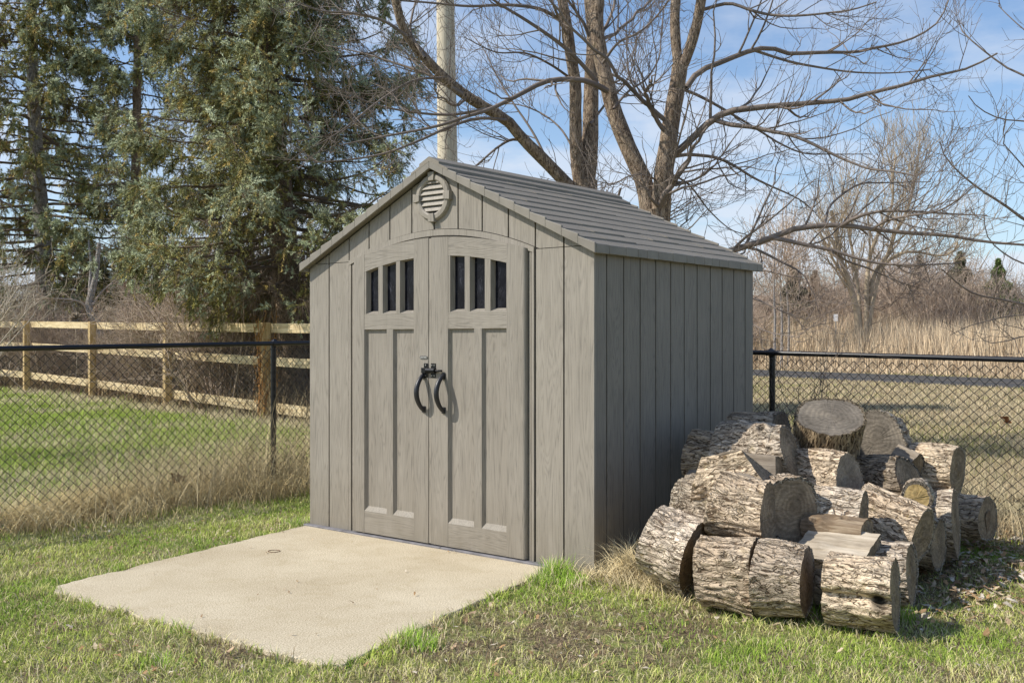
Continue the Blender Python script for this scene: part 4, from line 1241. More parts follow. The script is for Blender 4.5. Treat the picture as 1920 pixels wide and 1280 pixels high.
lmB = [B_([(1261, 292), (1287, 270), (1314, 244), (1340, 221), (1370, 208), (1400, 204), (1445, 199), (1497, 195), (1542, 191), (1587, 187), (1632, 174), (1681, 163), (1745, 144), (1820, 126), (1870, 100)], 0.046, 0.009, -1.0),
       B_([(1340, 225), (1370, 234), (1407, 238), (1445, 246), (1482, 253), (1520, 268), (1557, 287), (1595, 304), (1632, 317), (1670, 321), (1720, 330)], 0.028, 0.007, -1.2, DB-.2),
       B_([(1287, 165), (1310, 135), (1344, 120), (1381, 105), (1419, 92), (1445, 90), (1475, 100), (1520, 99), (1565, 98), (1602, 98), (1640, 90), (1681, 82), (1720, 68), (1760, 40), (1779, 0)], 0.036, 0.008, 0.9),
       B_([(1262, 294), (1285, 290), (1310, 291), (1344, 296), (1377, 311), (1407, 330), (1445, 349), (1475, 362), (1505, 378), (1530, 400)], 0.024, 0.006, 0.9),
       B_([(1312, 20), (1370, 7), (1407, 19), (1445, 28), (1482, 30), (1520, 28), (1557, 24), (1595, 19), (1644, 4)], 0.022, 0.007, -.8),
       B_([(1415, 95), (1482, 116), (1539, 127), (1595, 135), (1670, 137), (1745, 131)], 0.018, 0.006, .6, DB+.3),
       B_([(1272, 165), (1300, 175), (1332, 191), (1377, 217), (1422, 244), (1464, 270), (1505, 287), (1557, 289), (1632, 289)], 0.02, 0.005, 1.1),
       B_([(1235, 540), (1290, 505), (1362, 472), (1400, 461), (1441, 448), (1482, 431), (1539, 423), (1576, 422), (1632, 429), (1707, 437), (1782, 442), (1839, 452), (1920, 459), (1990, 465)], 0.046, 0.009, -1.3),
       B_([(1450, 446), (1480, 452), (1520, 461), (1557, 468), (1600, 482), (1640, 492), (1700, 497), (1800, 493)], 0.026, 0.006, -.4, DB-.5),
       B_([(1576, 424), (1602, 409), (1644, 397), (1700, 396), (1782, 401), (1850, 404)], 0.021, 0.006, -.6, DB-.7),
       B_([(1546, 424), (1554, 390), (1576, 367), (1614, 345), (1651, 343), (1745, 341)], 0.016, 0.005, .8, DB-.6),
       B_([(1632, 432), (1660, 415), (1700, 405), (1760, 395), (1800, 372), (1830, 345)], 0.017, 0.005, -.9, DB-.8),
       B_([(1560, 470), (1590, 490), (1620, 500), (1690, 530), (1740, 545)], 0.014, 0.004, .6, DB-.7),
       B_([(1139, 171), (1103, 153), (1059, 149), (1023, 153), (986, 171), (950, 190), (913, 207), (873, 219), (833, 233), (770, 247), (709, 258), (640, 272)], 0.036, 0.007, -1.2),
       B_([(1118, 153), (1088, 117), (1056, 87), (1012, 55), (965, 25), (935, 7), (900, -20)], 0.028, 0.012, -.9),
       B_([(1150, 204), (1180, 170), (1210, 150), (1235, 110), (1240, 60), (1245, 10)], 0.016, 0.005, .8),
       B_([(1129, 120), (1160, 80), (1200, 60), (1240, 20), (1260, -10)], 0.018, 0.006, -.9),
       B_([(1242, 346), (1215, 330), (1180, 330), (1150, 345), (1120, 340)], 0.013, 0.004, -.9),
       B_([(1246, 320), (1290, 345), (1330, 395), (1370, 430), (1400, 440)], 0.014, 0.004, 1.0),
       B_([(1236, 480), (1290, 520), (1360, 548), (1420, 562), (1470, 585), (1530, 600)], 0.02, 0.004, -.9),
       B_([(1236, 520), (1300, 560), (1380, 590), (1440, 622), (1500, 632)], 0.018, 0.004, -1.3)]
gB = at(1233, CY+H*F/DB, DB)
bare_tree('bare_tree', 'bare forked tree with long limbs sweeping right behind the shed', (gB.x, gB.y, GZ), stB, lmB, 12, extra=2, tw=(11, 4, 2), Ls=((0.45, 1.3), (0.2, 0.65), (0.1, 0.3)))

DC = 12.0
def C2(pts, r0, r1, dd=0.0, d0=DC): return limb([(2230, 420)] + pts, d0, d0+dd, r0, r1)
stC = [limb([(2240, 850), (2238, 600), (2230, 350), (2235, 100), (2225, -200)], DC, DC, 0.18, 0.08)]
lmC = [C2([(2050, 480), (1920, 411), (1880, 382), (1839, 356), (1794, 319), (1771, 292), (1762, 266)], 0.034, 0.006, -.6),
       C2([(2060, 230), (1920, 142), (1891, 129), (1857, 105), (1827, 81), (1805, 60), (1796, 38)], 0.03, 0.006, .5),
       C2([(2050, 260), (1920, 227), (1887, 225), (1854, 214), (1827, 195), (1816, 180)], 0.02, 0.005, -.4),
       C2([(2060, 150), (1920, 56), (1895, 34), (1872, 11)], 0.02, 0.005, .4),
       C2([(2050, 600), (1920, 571), (1894, 565), (1863, 559), (1829, 552), (1806, 539), (1782, 519), (1766, 505)], 0.028, 0.007, -.8),
       C2([(2060, 580), (1920, 590), (1883, 594), (1851, 602), (1814, 612), (1782, 628)], 0.016, 0.004, -.7),
       C2([(2060, 620), (1920, 630), (1883, 640), (1853, 642), (1833, 628)], 0.016, 0.004, -.9),
       C2([(2040, 340), (1940, 330), (1900, 290), (1880, 262), (1900, 230)], 0.018, 0.005, -.6),
       C2([(2040, 500), (1940, 500), (1890, 480), (1850, 440), (1845, 400)], 0.02, 0.005, -.6)]
gC = at(2240, CY+H*F/DC, DC)
bare_tree('bare_tree', 'bare tree mostly outside the right edge, only its outer branches reaching in', (gC.x, gC.y, GZ), stC, lmC, 13, tw=(7, 3, 2), Ls=((0.3, 0.9), (0.15, 0.5), (0.1, 0.25)))

# willow-like tree in the field
DD = 48.0
def D_(pts, r0, r1, dd=0.0): return limb(pts, DD, DD+dd, r0, r1)
stD = [D_([(1614, 690), (1611, 640), (1605, 577), (1588, 521), (1574, 479), (1565, 423), (1559, 395)], 0.19, 0.08, -1),
       D_([(1616, 690), (1613, 600), (1609, 540), (1600, 480), (1594, 447), (1590, 400)], 0.12, 0.04, 1),
       D_([(1622, 690), (1625, 600), (1627, 510), (1633, 473), (1647, 437), (1672, 386), (1675, 324), (1680, 290)], 0.15, 0.035, .5),
       D_([(1624, 690), (1631, 580), (1641, 510), (1664, 479), (1678, 437), (1695, 409), (1709, 367), (1715, 338), (1722, 300)], 0.16, 0.04, 1.5),
       D_([(1626, 690), (1639, 558), (1661, 493), (1678, 479), (1703, 472), (1740, 476), (1760, 480), (1788, 471), (1796, 454)], 0.12, 0.04, -1.5)]
rngD = np.random.default_rng(3)
gD = at(1618, CY+H*F/DD, DD)
PD = np.array([s[0] for s in stD]); RD = np.array([s[1] for s in stD])
lD, lrD = spawn(rngD, PD, RD, 13, 0.45, 1.0, (15, 45), (1.5, 3.8), 0.5, 22, 0.5, 0.02, 0.02)
bare_tree('willow_tree', 'wide bare willow with several leaning stems standing in the dry field', (gD.x, gD.y, GZ), stD, [(lD[i], lrD[i]) for i in range(len(lD))], 14, bark='twig_tan', twig='twig_tan', tw=(7, 4, 0), Ls=((0.8, 2.2), (0.4, 1.2), (0.3, .6)), rmin=0.0065, up=0.55, curl=0.12)

# small crooked tree behind the timber fence
DE = 27.0
stE = [limb([(196, 725), (190, 640), (184, 608), (170, 588), (166, 574), (172, 550), (180, 515), (183, 485), (186, 455)], DE, DE, 0.14, 0.05),
       limb([(167, 575), (168, 540), (170, 500), (166, 450)], DE, DE+.5, 0.05, 0.02)]
lmE = [limb([(166, 578), (150, 566), (125, 561), (95, 560), (60, 562)], DE, DE-.5, 0.035, 0.01), limb([(172, 572), (190, 548), (210, 530), (240, 505)], DE, DE+.8, 0.03, 0.01)]
gE = at(196, CY+H*F/DE, DE)
bare_tree('crooked_tree', 'small crooked bare tree behind the timber fence in front of the brick building', (gE.x, gE.y, GZ), stE, lmE, 15, bark='grey_bark', twig='twig_brown', tw=(7, 3, 2), Ls=((0.4, 1.2), (0.3, 0.7), (0.2, .4)), rmin=0.006, extra=0)

# pale shrub reaching in at the left edge
DF = 11.5
rngF = np.random.default_rng(9)
bs = at(-70, 800, DF); bs.z = GZ
st, stq = [], []
for i in range(12):
    tip = at(-40+rngF.uniform(-60, 120), 480+rngF.uniform(-20, 130)+ (0 if i < 9 else 40), DF+rngF.uniform(-1.0, 1.0))
    mid = Vector(bs).lerp(tip, 0.55)+Vector((-0.15, 0, 0.12))
    p, r = resample([bs+Vector((rngF.uniform(-.2, .2), rngF.uniform(-.2, .2), 0)), mid, tip], [0.016, 0.010, 0.004], 22)
    st.append((p, r))
shrubF = empty('pale_shrub', bs, 0, 'pale leafless shrub leaning in at the left edge before the spruce', 'shrub')
Pf_ = np.array([s[0] for s in st]); Rf_ = np.array([s[1] for s in st])
v, f = tubes(Pf_-np.array(bs), Rf_, 6); np_mesh('stem', v, [f], M['twig_pale'], shrubF, True)
v, f = join(twig_set(rngF, Pf_, Rf_, 7, 3, 2, (0.2, 0.55), (0.12, 0.4), (0.08, 0.2), 0.3, 0.0028, 0.3, 0.45))
np_mesh('twig', v-np.array(bs), [f], M['twig_pale'], shrubF, True)

# ------------------------------------------------------------------ thickets of bare shrubs
def shrub_proto(name, seed, h, spread, mat, rmin, nst=46):
    rng = np.random.default_rng(seed)
    P = []; Rr = []
    for i in range(nst):
        a = rng.uniform(0, 6.28); q = spread*math.sqrt(rng.uniform(0, 1))
        b = np.array([q*0.55*math.cos(a), q*0.55*math.sin(a), 0.0])
        tip = np.array([q*1.25*math.cos(a)+rng.normal(0, .25), q*1.25*math.sin(a)+rng.normal(0, .25), h*rng.uniform(0.45, 1.0)*(1-0.25*(q/spread)**2)])
        mid = b*0.5+tip*0.5+np.array([0, 0, h*0.08])+rng.normal(0, .12, 3)
        p, r = resample([b, mid, tip], [rmin*3.0, rmin*2.0, rmin], 10)
        P.append(p); Rr.append(r)
    P = np.array(P); Rr = np.array(Rr)
    parts = [(P, Rr, 4)]
    c1, r1 = spawn(rng, P, Rr, 8, 0.1, 1.0, (25, 70), (0.5, 1.3), 0.6, 6, 0.25, 0.06, rmin*0.9, curl=0.3)
    c2, r2 = spawn(rng, c1, r1, 5, 0.1, 1.0, (25, 65), (0.3, 0.8), 0.6, 4, 0.2, 0.06, rmin*0.7, curl=0.3)
    v, f = join(parts+[(c1, r1, 3), (c2, r2, 3)])
    o = np_mesh(name, v, [f], M[mat])
    return o
rs = random.Random(21)
def scatter_shrubs(protos, spots, labels, group):
    for i, (x, y, s) in enumerate(spots):
        p = protos[i % len(protos)]
        o = p if i < len(protos) else p.copy()
        if i >= len(protos): COL.objects.link(o)
        o.location = (x, y, GZ); o.rotation_euler = (0, 0, rs.uniform(0, 6.28)); o.scale = (s, s, s*rs.uniform(0.9, 1.1))
        tag(o, labels, 'shrub', group)
pl = [shrub_proto('bare_shrub', 31+i, 3.0, 1.5, 'twig_brown', 0.0062) for i in range(3)]
spots = []
for i in range(34):
    px = -60+i*21+rs.uniform(-14, 14); d = rs.uniform(26, 33) if i % 2 else rs.uniform(22.5, 27)
    yf = 12.572/(1+1.16*(px-CX)/F)
    d = yf+1.7+(rs.uniform(3.0, 8.0) if i % 2 else rs.uniform(0, 2.2))
    if 470 < px < 640: d = max(d, 20.6)
    spots.append(((px-CX)/F*d, d, rs.uniform(0.85, 1.2)*(0.66 if 110 < px < 310 else 1)))
scatter_shrubs(pl, spots, 'tangled leafless brown shrub in the thicket behind the timber fence', 'brown shrubs behind the timber fence')
pr_ = [shrub_proto('bare_shrub', 51+i, 4.3, 1.9, 'twig_brown', 0.010) for i in range(3)]
spots = []
for i in range(44):
    px = 1330+i*16+rs.uniform(-14, 14); d = rs.uniform(51, 68)
    spots.append(((px-CX)/F*d, d, rs.uniform(0.8, 1.35)*(1.25 if 1560 < px < 1800 else 1.05)))
scatter_shrubs(pr_, spots, 'leafless grey brown shrub on the far side of the dry field', 'shrubs beyond the dry field')
# thin young trees right behind shed corner
stv = []
for i in range(3):
    p0 = at(1452+i*14, 620, 44); p0.z = GZ
    stv = [limb([(1452+i*13, 690), (1453+i*13, 600), (1451+i*12, 520), (1456+i*12, 430+18*i)], 46+i, 46+i, 0.07, 0.02)]
    b = at(1452+i*13, 690, 46+i); b.z = GZ
    bare_tree('sapling', ['thin bare sapling nearest the shed eave beyond the path', 'thin bare sapling in the middle of three beyond the path', 'thin bare sapling farthest right of three beyond the path'][i], b, stv, [], 70+i, bark='grey_bark', twig='twig_brown', tw=(5, 4, 0), Ls=((0.6, 1.6), (0.3, 0.9), (0.2, .5)), rmin=0.009, extra=14, group='saplings beyond the path', up=0.6)

# ------------------------------------------------------------------ spruces
def needles(rng, S, Dv, L, cA, n, nl, nw):
    """S,Dv (N,3), L (N,), colour (N,3): n needles round every shoot -> triangles"""
    N = len(S)
    t = np.tile(np.linspace(0.0, 1.0, n), (N, 1)) + rng.uniform(-0.5/n, 0.5/n, (N, n))
    base = S[:, None]+Dv[:, None]*(L[:, None]*t)[..., None]
    rnd = rng.normal(size=(N, n, 3)); rnd = norm(rnd-(rnd*Dv[:, None]).sum(-1, keepdims=True)*Dv[:, None])
    dirn = norm(Dv[:, None]*0.75+rnd*rng.uniform(0.6, 1.1, (N, n))[..., None])
    side = norm(np.cross(dirn, rng.normal(size=(N, n, 3))))
    ln = nl*rng.uniform(0.7, 1.25, (N, n))[..., None]
    a = base-side*nw/2; b = base+side*nw/2; c = base+dirn*ln
    v = np.stack([a, b, c], 2).reshape(-1, 3)
    f = np.arange(len(v)).reshape(-1, 3)
    col = np.repeat(cA[:, None]*rng.uniform(0.75, 1.3, (N, n, 1)), 3, axis=1).reshape(-1, 3) if False else np.repeat((cA[:, None]*rng.uniform(0.75, 1.3, (N, n, 1))).reshape(-1, 3), 3, axis=0)
    return v, f, col

def spruce(label, trunk, top_z, r_base, Rmax, nb, seed, z0=1.5, bark='spruce_bark', dens=1.0, lean=None, side_bias=0.0, nsc=1.0, fillr=0.0):
    rng = np.random.default_rng(seed)
    base = Vector((trunk[0].x, trunk[0].y, GZ))
    root = empty('spruce_tree', base, 0, label, 'tree')
    off = np.array(base)
    tp, tr = resample(trunk, [r_base, r_base*0.12], 60)
    v, f = tubes((tp-off)[None], tr[None], 20)
    nz = np.array([noise.noise(Vector(q)*4) for q in v]); ctr = np.repeat(tp-off, 20, axis=0)
    np_mesh('trunk', ctr+(v-ctr)*(1+0.14*nz[:, None]), [f], M[bark], root, True)
    zt = tp[:, 2]
    P, Rr = [], []
    for i in range(nb):
        q = (i+rng.uniform(0, 1))/nb
        z = z0+(top_z-z0)*q**1.12
        az = i*2.39996+rng.uniform(-.5, .5)
        fr = (z-z0)/(top_z-z0)
        L = Rmax*(1-fr)**0.75*rng.uniform(0.6, 1.08)*(0.78 if fr < 0.04 else 1.0) + 0.25
        L *= 1+side_bias*(-math.cos(az))*0.5
        c = np.array([np.interp(z, zt, tp[:, 0]), np.interp(z, zt, tp[:, 1]), z])
        d = np.array([math.cos(az), math.sin(az), 0])
        s = np.linspace(0, 1, 12)
        sag = rng.uniform(0.30, 0.52)*(1-0.6*fr)
        zz_ = L*(0.10*s - sag*s**1.4 + (sag*0.72)*s**3.2 + fr*0.3*s)
        w = np.cumsum(rng.normal(0, 0.012*L, (12, 3)), axis=0); w[0] = 0
        P.append(c+d*(L*s)[:, None]+np.array([0, 0, 1])*zz_[:, None]+w*0.6)
        Rr.append((0.010+0.009*L)*(1-0.85*s))
    P = np.array(P); Rr = np.array(Rr)
    m1 = int(21*dens)
    c1, r1 = spawn(rng, P, Rr, m1, 0.22, 1.0, (35, 70), (0.35, 0.95), 0.4, 7, -0.45, 0.03, 0.004, flat=0.25)
    c2, r2 = spawn(rng, c1, r1, 10, 0.12, 1.0, (25, 65), (0.12, 0.36), 0.5, 4, -0.5, 0.03, 0.003)
    v, f = join([(P, Rr, 6), (c1, r1, 3), (c2, r2, 3)])
    np_mesh('branch', v-off, [f], M['twig_spruce'], root, True)
    # foliage: on secondary twigs near the outside, tertiary shoots; some interior left bare
    out = np.linalg.norm(c2[:, 0, :2]-np.array([np.interp(c2[:, 0, 2], zt, tp[:, 0]), np.interp(c2[:, 0, 2], zt, tp[:, 1])]).T, axis=1)
    fr = np.clip((c2[:, 0, 2]-z0)/(top_z-z0), 0, 1)
    rel = out/np.maximum(Rmax*(1-fr)**0.75, 0.3)
    clump = fbm(c2[:, 0, 0]*1.15+seed+0.4*c2[:, 0, 1], c2[:, 0, 2]*1.5+0.9*c2[:, 0, 1], 2)
    keep = rng.random(len(c2)) < np.clip((rel-0.06)*2.6, 0.10, 1.0)*np.clip((clump-0.45+fillr*np.clip((c2[:, 0, 0]-tp[0, 0])*2, 0, 1))*9, 0.10, 1.0)
    S = c2[keep]; rl = rel[keep]; cl_ = clump[keep]
    blue = np.array([0.36, 0.385, 0.20]); olive = np.array([0.37, 0.335, 0.095]); dk = np.array([0.12, 0.125, 0.045]); gold = np.array([0.52, 0.40, 0.135])
    w = np.clip((rl-0.55)*2.2+rng.normal(0, .3, len(rl)), 0, 1)[:, None]
    col = (olive*(1-w)+blue*w)
    pk = rng.random(len(rl))[:, None]
    col = np.where(pk < 0.15, gold, np.where(pk < 0.29, dk, col))
    # each tertiary twig is two shoots in a row (follows its curve)
    A0 = S[:, 0]; A1 = S[:, 2]; A2 = S[:, 3]
    S_ = np.concatenate([A0, A1]); E_ = np.concatenate([A1, A2]); cc = np.concatenate([col, col*1.12])
    dv = E_-S_; L_ = np.linalg.norm(dv, axis=1)
    va, fa, ca = needles(rng, S_, norm(dv), L_*1.05, cc, 18, 0.048*nsc, 0.0135*nsc)
    # upright bluish tip sprays on the branch ends
    tcl = fbm(c1[:, 0, 0]*1.15+seed+0.4*c1[:, 0, 1], c1[:, 0, 2]*1.5+0.9*c1[:, 0, 1], 2)
    tipm = rng.random(len(c1)) < np.clip((tcl-0.45+fillr*np.clip((c1[:, 0, 0]-tp[0, 0])*2, 0, 1))*9, 0.06, 1.0)
    T = c1[tipm]; dv = T[:, -1]-T[:, -3]; 
    dv = dv+np.array([0, 0, 0.10])
    S2 = T[:, -2]; L2 = np.full(len(T), 0.15)*rng.uniform(0.7, 1.4, len(T))
    reps = []
    for k in range(6):
        dd = norm(norm(dv)+rng.normal(0, 0.35, dv.shape)); reps.append((S2+rng.normal(0, .045, S2.shape), dd, L2*rng.uniform(.7, 1.2, len(L2))))
    Ss = np.concatenate([r_[0] for r_ in reps]); Ds = np.concatenate([r_[1] for r_ in reps]); Ls_ = np.concatenate([r_[2] for r_ in reps])
    cb_ = np.repeat((np.array([0.48, 0.52, 0.325])*rng.uniform(0.7, 1.25, (len(T), 1)))[None], 6, axis=0).reshape(-1, 3)
    vb, fb, cbb = needles(rng, Ss, Ds, Ls_, cb_, 20, 0.046*nsc, 0.0135*nsc)
    np_mesh('foliage', np.concatenate([va, vb])-off, [np.concatenate([fa, fb+len(va)])], M['needles'], root, False, np.concatenate([ca, cbb]))
    return root
DS = 18.5
tr1 = [Vector((at(547, 700, DS).x, DS, GZ)), at(545, 600, DS), at(533, 480, DS), at(522, 330, DS), at(505, 180, DS), at(482, 0, DS), at(470, -200, DS), at(465, -420, DS), at(463, -560, DS)]
spruce('shaggy blue green spruce with a thick dark trunk just left of the shed', tr1, 12.2, 0.30, 3.3, 200, 5, z0=2.15, side_bias=-0.15, fillr=0.02)
DS2 = 31.0
tr2 = [Vector((at(88, 700, DS2).x, DS2, GZ)), at(86, 580, DS2), at(78, 420, DS2), at(66, 260, DS2), at(60, 60, DS2), at(55, -150, DS2), at(52, -420, DS2), at(52, -560, DS2)]
spruce('tall pale grey trunked spruce at the left edge of the photo', tr2, 18.5, 0.29, 4.8, 190, 6, z0=2.6, bark='grey_bark', nsc=1.4, fillr=-0.015)
tr3 = [Vector((at(250, 700, 30).x, 30, GZ)), at(252, 500, 30), at(256, 250, 30), at(258, 0, 30), at(258, -300, 30), at(258, -420, 30)]
spruce('narrow spruce standing behind and between the two large spruces', tr3, 16.5, 0.20, 2.6, 84, 7, z0=3.0, bark='spruce_bark', dens=0.85, nsc=1.3)

# far conifers
def conifer_proto(seed, h, r, c0, c1):
    rng = np.random.default_rng(seed)
    root = empty('far_conifer', (0, 0, GZ), 0, None, 'tree')
    mb = MB(); mb.tube([(0, 0, 0), (0, 0, h*0.5), (0, 0, h*0.97)], [h*0.018, h*0.012, 0.01], 8); mb.build('trunk', M['spruce_bark'], root, True)
    n = 5200
    q = rng.random(n)**0.8; z = h*(0.06+0.93*q)
    rad = r*1.6*(1-q)**1.15*(0.8+0.35*np.sin(q*48+rng.uniform(0, 6))) + 0.04
    a = rng.uniform(0, 6.283, n); k = rad*np.sqrt(rng.uniform(0.10, 1, n))
    S = np.stack([k*np.cos(a), k*np.sin(a), z-k*0.25], -1)
    Dv = norm(np.stack([np.cos(a), np.sin(a), rng.uniform(-0.5, 0.25, n)+3.0*q**6], -1))
    col = np.array(c0)+(np.array(c1)-np.array(c0))*rng.random((n, 1))
    v, f, c = needles(rng, S, Dv, 0.06+0.34*(1-q), col, 6, 0.11, 0.045)
    np_mesh('foliage', v, [f], M['needles'], root, False, c)
    return root
for i, (px, top, d, wpx, c0, c1, lab) in enumerate((
    (1487, 492, 55, 66, (0.12, 0.12, 0.075), (0.22, 0.20, 0.13), 'dull green conifer nearest the shed corner on the horizon'),
    (1528, 508, 57, 60, (0.24, 0.17, 0.11), (0.36, 0.27, 0.18), 'rusty brown conifer left of the willow stems'),
    (1724, 478, 58, 54, (0.15, 0.14, 0.09), (0.25, 0.22, 0.15), 'slim dull conifer right of the willow'),
    (1800, 472, 55, 96, (0.11, 0.12, 0.065), (0.21, 0.21, 0.12), 'broad dark conifer second from the right on the horizon'),
    (1872, 486, 53, 76, (0.09, 0.14, 0.035), (0.21, 0.28, 0.08), 'bright green conifer farthest right on the horizon'),
    (1655, 500, 90, 60, (0.13, 0.13, 0.08), (0.22, 0.20, 0.14), 'faint conifer hidden behind the willow stems'))):
    h = H+(CY-top)/F*d-GZ
    o = conifer_proto(80+i, h, wpx/2/F*d*1.6, c0, c1)
    o.location = ((px-CX)/F*d, d, GZ); tag(o, lab, 'tree', 'far conifers')
# ------------------------------------------------------------------ utility pole
DP = 15.2
t = NT('weathered_pole_wood')
v = t.coord('Object', (1, 1, 0.05)); a = t.noise(v, 26.0, 5, 0.7); b = t.noise(t.coord('Object'), 2.2, 4)
pits = t.noise(t.coord('Object', (1, 1, 0.5)), 34.0, 2, 0.5)
c = t.ramp(a, [(0.3, (0.38, 0.33, 0.25)), (0.5, (0.62, 0.56, 0.45)), (0.7, (0.74, 0.68, 0.56))])
c = t.mix(t.ramp(pits, [(0.66, (0, 0, 0)), (0.72, (0.8,)*3)]), c, (0.07, 0.055, 0.04))
c = t.mix(0.7, c, t.ramp(b, [(0.3, (0.8, 0.76, 0.66)), (0.7, (1.1,)*3)]), 'MULTIPLY')
M['pole'] = t.set(c, 0.85, t.bump(a, 0.6, 0.01), None, 0.2)
b0 = at(842, 700, DP); b0.z = GZ
pole = MB().tube([Vector((b0.x, DP, GZ-0.1))-b0, at(839, 300, DP)-b0, at(835, 0, DP)-b0, at(831, -260, DP)-b0], [0.160, 0.147, 0.131, 0.122], 24).build('utility_pole', M['pole'], None, True)
pole.location = b0
tag(pole, 'pale weathered wooden utility pole rising behind the shed ridge', 'utility pole')

# ------------------------------------------------------------------ far buildings, sign
t = NT('red_brick')
br = t.add('ShaderNodeTexBrick'); br.inputs['Scale'].default_value = 3.0
br.inputs['Color1'].default_value = (0.30, 0.115, 0.075, 1); br.inputs['Color2'].default_value = (0.36, 0.15, 0.10, 1); br.inputs['Mortar'].default_value = (0.34, 0.27, 0.22, 1)
t.link(t.coord('Object', (1, 1, 1), (R_(90), 0, 0)), br.inputs['Vector'])
M['brick'] = t.set(br.outputs[0], 0.9)
M['roof_dark'] = mat_plain('dark_roof_cap', (0.10, 0.085, 0.075), 0.8, 0.2, 1)
M['pane'] = mat_plain('building_window', (0.03, 0.035, 0.045), 0.15, 0.2, 2)
d = 100.0
bl = empty('brick_building', ((215-CX)/F*d, d, GZ), R_(-8), 'low red brick building with a stepped roofline far behind the left fence', 'building')
k = d/F
hh = lambda py: H+(CY-py)*k
MB().box(-3.6, 1.6, 0, 8, 0, hh(529)).build('wall', M['brick'], bl)
MB().box(1.603, 3.2, 0.4, 8, 0, hh(541)).build('wall', M['brick'], bl)
MB().box(-3.75, 1.7, -0.15, 8.1, hh(529)+0.005, hh(526)).build('roof', M['roof_dark'], bl)
MB().box(1.705, 3.3, 0.25, 8.1, hh(541)+0.005, hh(539)).build('roof', M['roof_dark'], bl)
MB().box(0.7, 1.5, 1.0, 2.0, hh(526)+0.005, hh(522)).build('roof_unit', M['sill'], bl)
for x in (-2.8, -1.5, -0.2, 0.9):
    f_ = MB().box(x-0.4, x+0.4, -0.06, -0.005, hh(560), hh(546)).build('window', M['sill'], bl)
    MB().box(x-0.32, x+0.32, -0.085, -0.065, hh(559), hh(547)).build('pane', M['pane'], f_)
d = 110.0; k = d/F
hs = empty('white_house', ((1400-CX)/F*d, d, GZ), R_(-12), 'white house with a low brown roof just past the shed corner on the horizon', 'house')
M['white'] = mat_plain('white_siding', (0.70, 0.67, 0.62), 0.7, 0.08, 1)
M['brown_roof'] = mat_plain('brown_shingles', (0.22, 0.135, 0.10), 0.85, 0.2, 3)
MB().box(-5.5, 2.6, 0, 6, 0, hh(564)).build('wall', M['white'], hs)
MB().prism_yz([(-0.5, hh(563)), (6.5, hh(563)), (3.0, hh(551))], -5.9, 3.0).build('roof', M['brown_roof'], hs)
for x in (-3.6, -1.0, 1.2):
    f_ = MB().box(x-0.45, x+0.45, -0.06, -0.005, hh(590), hh(572)).build('window', M['sill'], hs)
    MB().box(x-0.36, x+0.36, -0.09, -0.065, hh(589), hh(573)).build('pane', M['pane'], f_)
d = 50.0; k = d/F
sg = empty('field_sign', ((1567-CX)/F*d, d, GZ), R_(-14), 'small white sign on a thin post standing in the tall dry reeds', 'sign')
MB().box(-0.03, 0.03, 0, 0.03, 0, hh(590)).build('post', M['steel'], sg)
MB().box(-0.10, 0.10, -0.02, -0.004, hh(601), hh(588)).build('panel', mat_plain('sign_white', (0.75, 0.77, 0.8), 0.5, 0.05), sg)

# ------------------------------------------------------------------ grass
def blades(rng, X, Y, L, wdt, col, bend, zb=GZ, curl=0.0, seg=3, tipc=1.15, lean=None):
    """curved tapering blades; X,Y,L,wdt (N,), col (N,3), bend (N,) sideways reach relative to length"""
    N = len(X)
    a = rng.uniform(0, 6.283, N)
    dx, dy = np.cos(a), np.sin(a)
    if lean is not None: dx = dx+lean[0]; dy = dy+lean[1]
    pa = rng.uniform(0, 6.283, N)
    sx, sy = np.cos(pa), np.sin(pa)
    vs = []; cs = []
    for i in range(seg+1):
        s = i/seg
        reach = bend*L*s**1.7
        hgt = L*np.sqrt(np.maximum(1-np.minimum(bend, 0.98)**2*s**1.4, 0.03))*s
        if curl: hgt = hgt - curl*L*np.maximum(bend-0.4, 0)*s**3
        cx = X+dx*reach; cy = Y+dy*reach; cz = zb+np.maximum(hgt, 0.002*s)
        w = wdt*(1-s**1.6)*0.5
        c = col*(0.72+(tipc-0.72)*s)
        if i < seg:
            vs += [np.stack([cx-sx*w, cy-sy*w, cz], -1), np.stack([cx+sx*w, cy+sy*w, cz], -1)]; cs += [c, c]
        else:
            vs.append(np.stack([cx, cy, cz], -1)); cs.append(c)
    nv = 2*seg+1
    Vv = np.stack(vs, 1).reshape(-1, 3); Cc = np.stack(cs, 1).reshape(-1, 3)
    b = (np.arange(N)*nv)[:, None]
    quads = np.concatenate([b+np.array([[2*i, 2*i+1, 2*i+3, 2*i+2]]) for i in range(seg-1)]) if seg > 1 else np.zeros((0, 4), int)
    tris = b+np.array([[2*seg-2, 2*seg-1, 2*seg]])
    return Vv, quads, tris, Cc

def stuff(name, parts, mat, label, cat):
    V_, Q_, T_, C_2 = [], [], [], []; b = 0
    for v, q, tr, c in parts:
        V_.append(v); Q_.append(q+b); T_.append(tr+b); C_2.append(c); b += len(v)
    o = np_mesh(name, np.concatenate(V_), [np.concatenate(Q_), np.concatenate(T_)], M[mat], None, False, np.concatenate(C_2))
    return tag(o, label, cat, None, 'stuff')

rng = np.random.default_rng(77)
def loc_uv(X, Y):
    x = X-P2.x; y = Y-P2.y
    return x*U.x+y*U.y, x*V.x+y*V.y
def lf(X, Y):    # signed distance to the left fence (positive = yard side), and along it
    d = np.array([V.x, V.y]); x = X-l0.x; y = Y-l0.y
    return x*d[1]-y*d[0], x*d[0]+y*d[1]
def rf(X, Y):    # distance before the back fence (positive = yard side)
    x = X-corner.x; y = Y-corner.y
    return -(x*V.x+y*V.y), x*U.x+y*U.y
slab_in = [( -0.0+(p[0]-(-0.95))*0.985-0.95, (p[1]-5.8)*0.985+5.8) for p in SLAB]

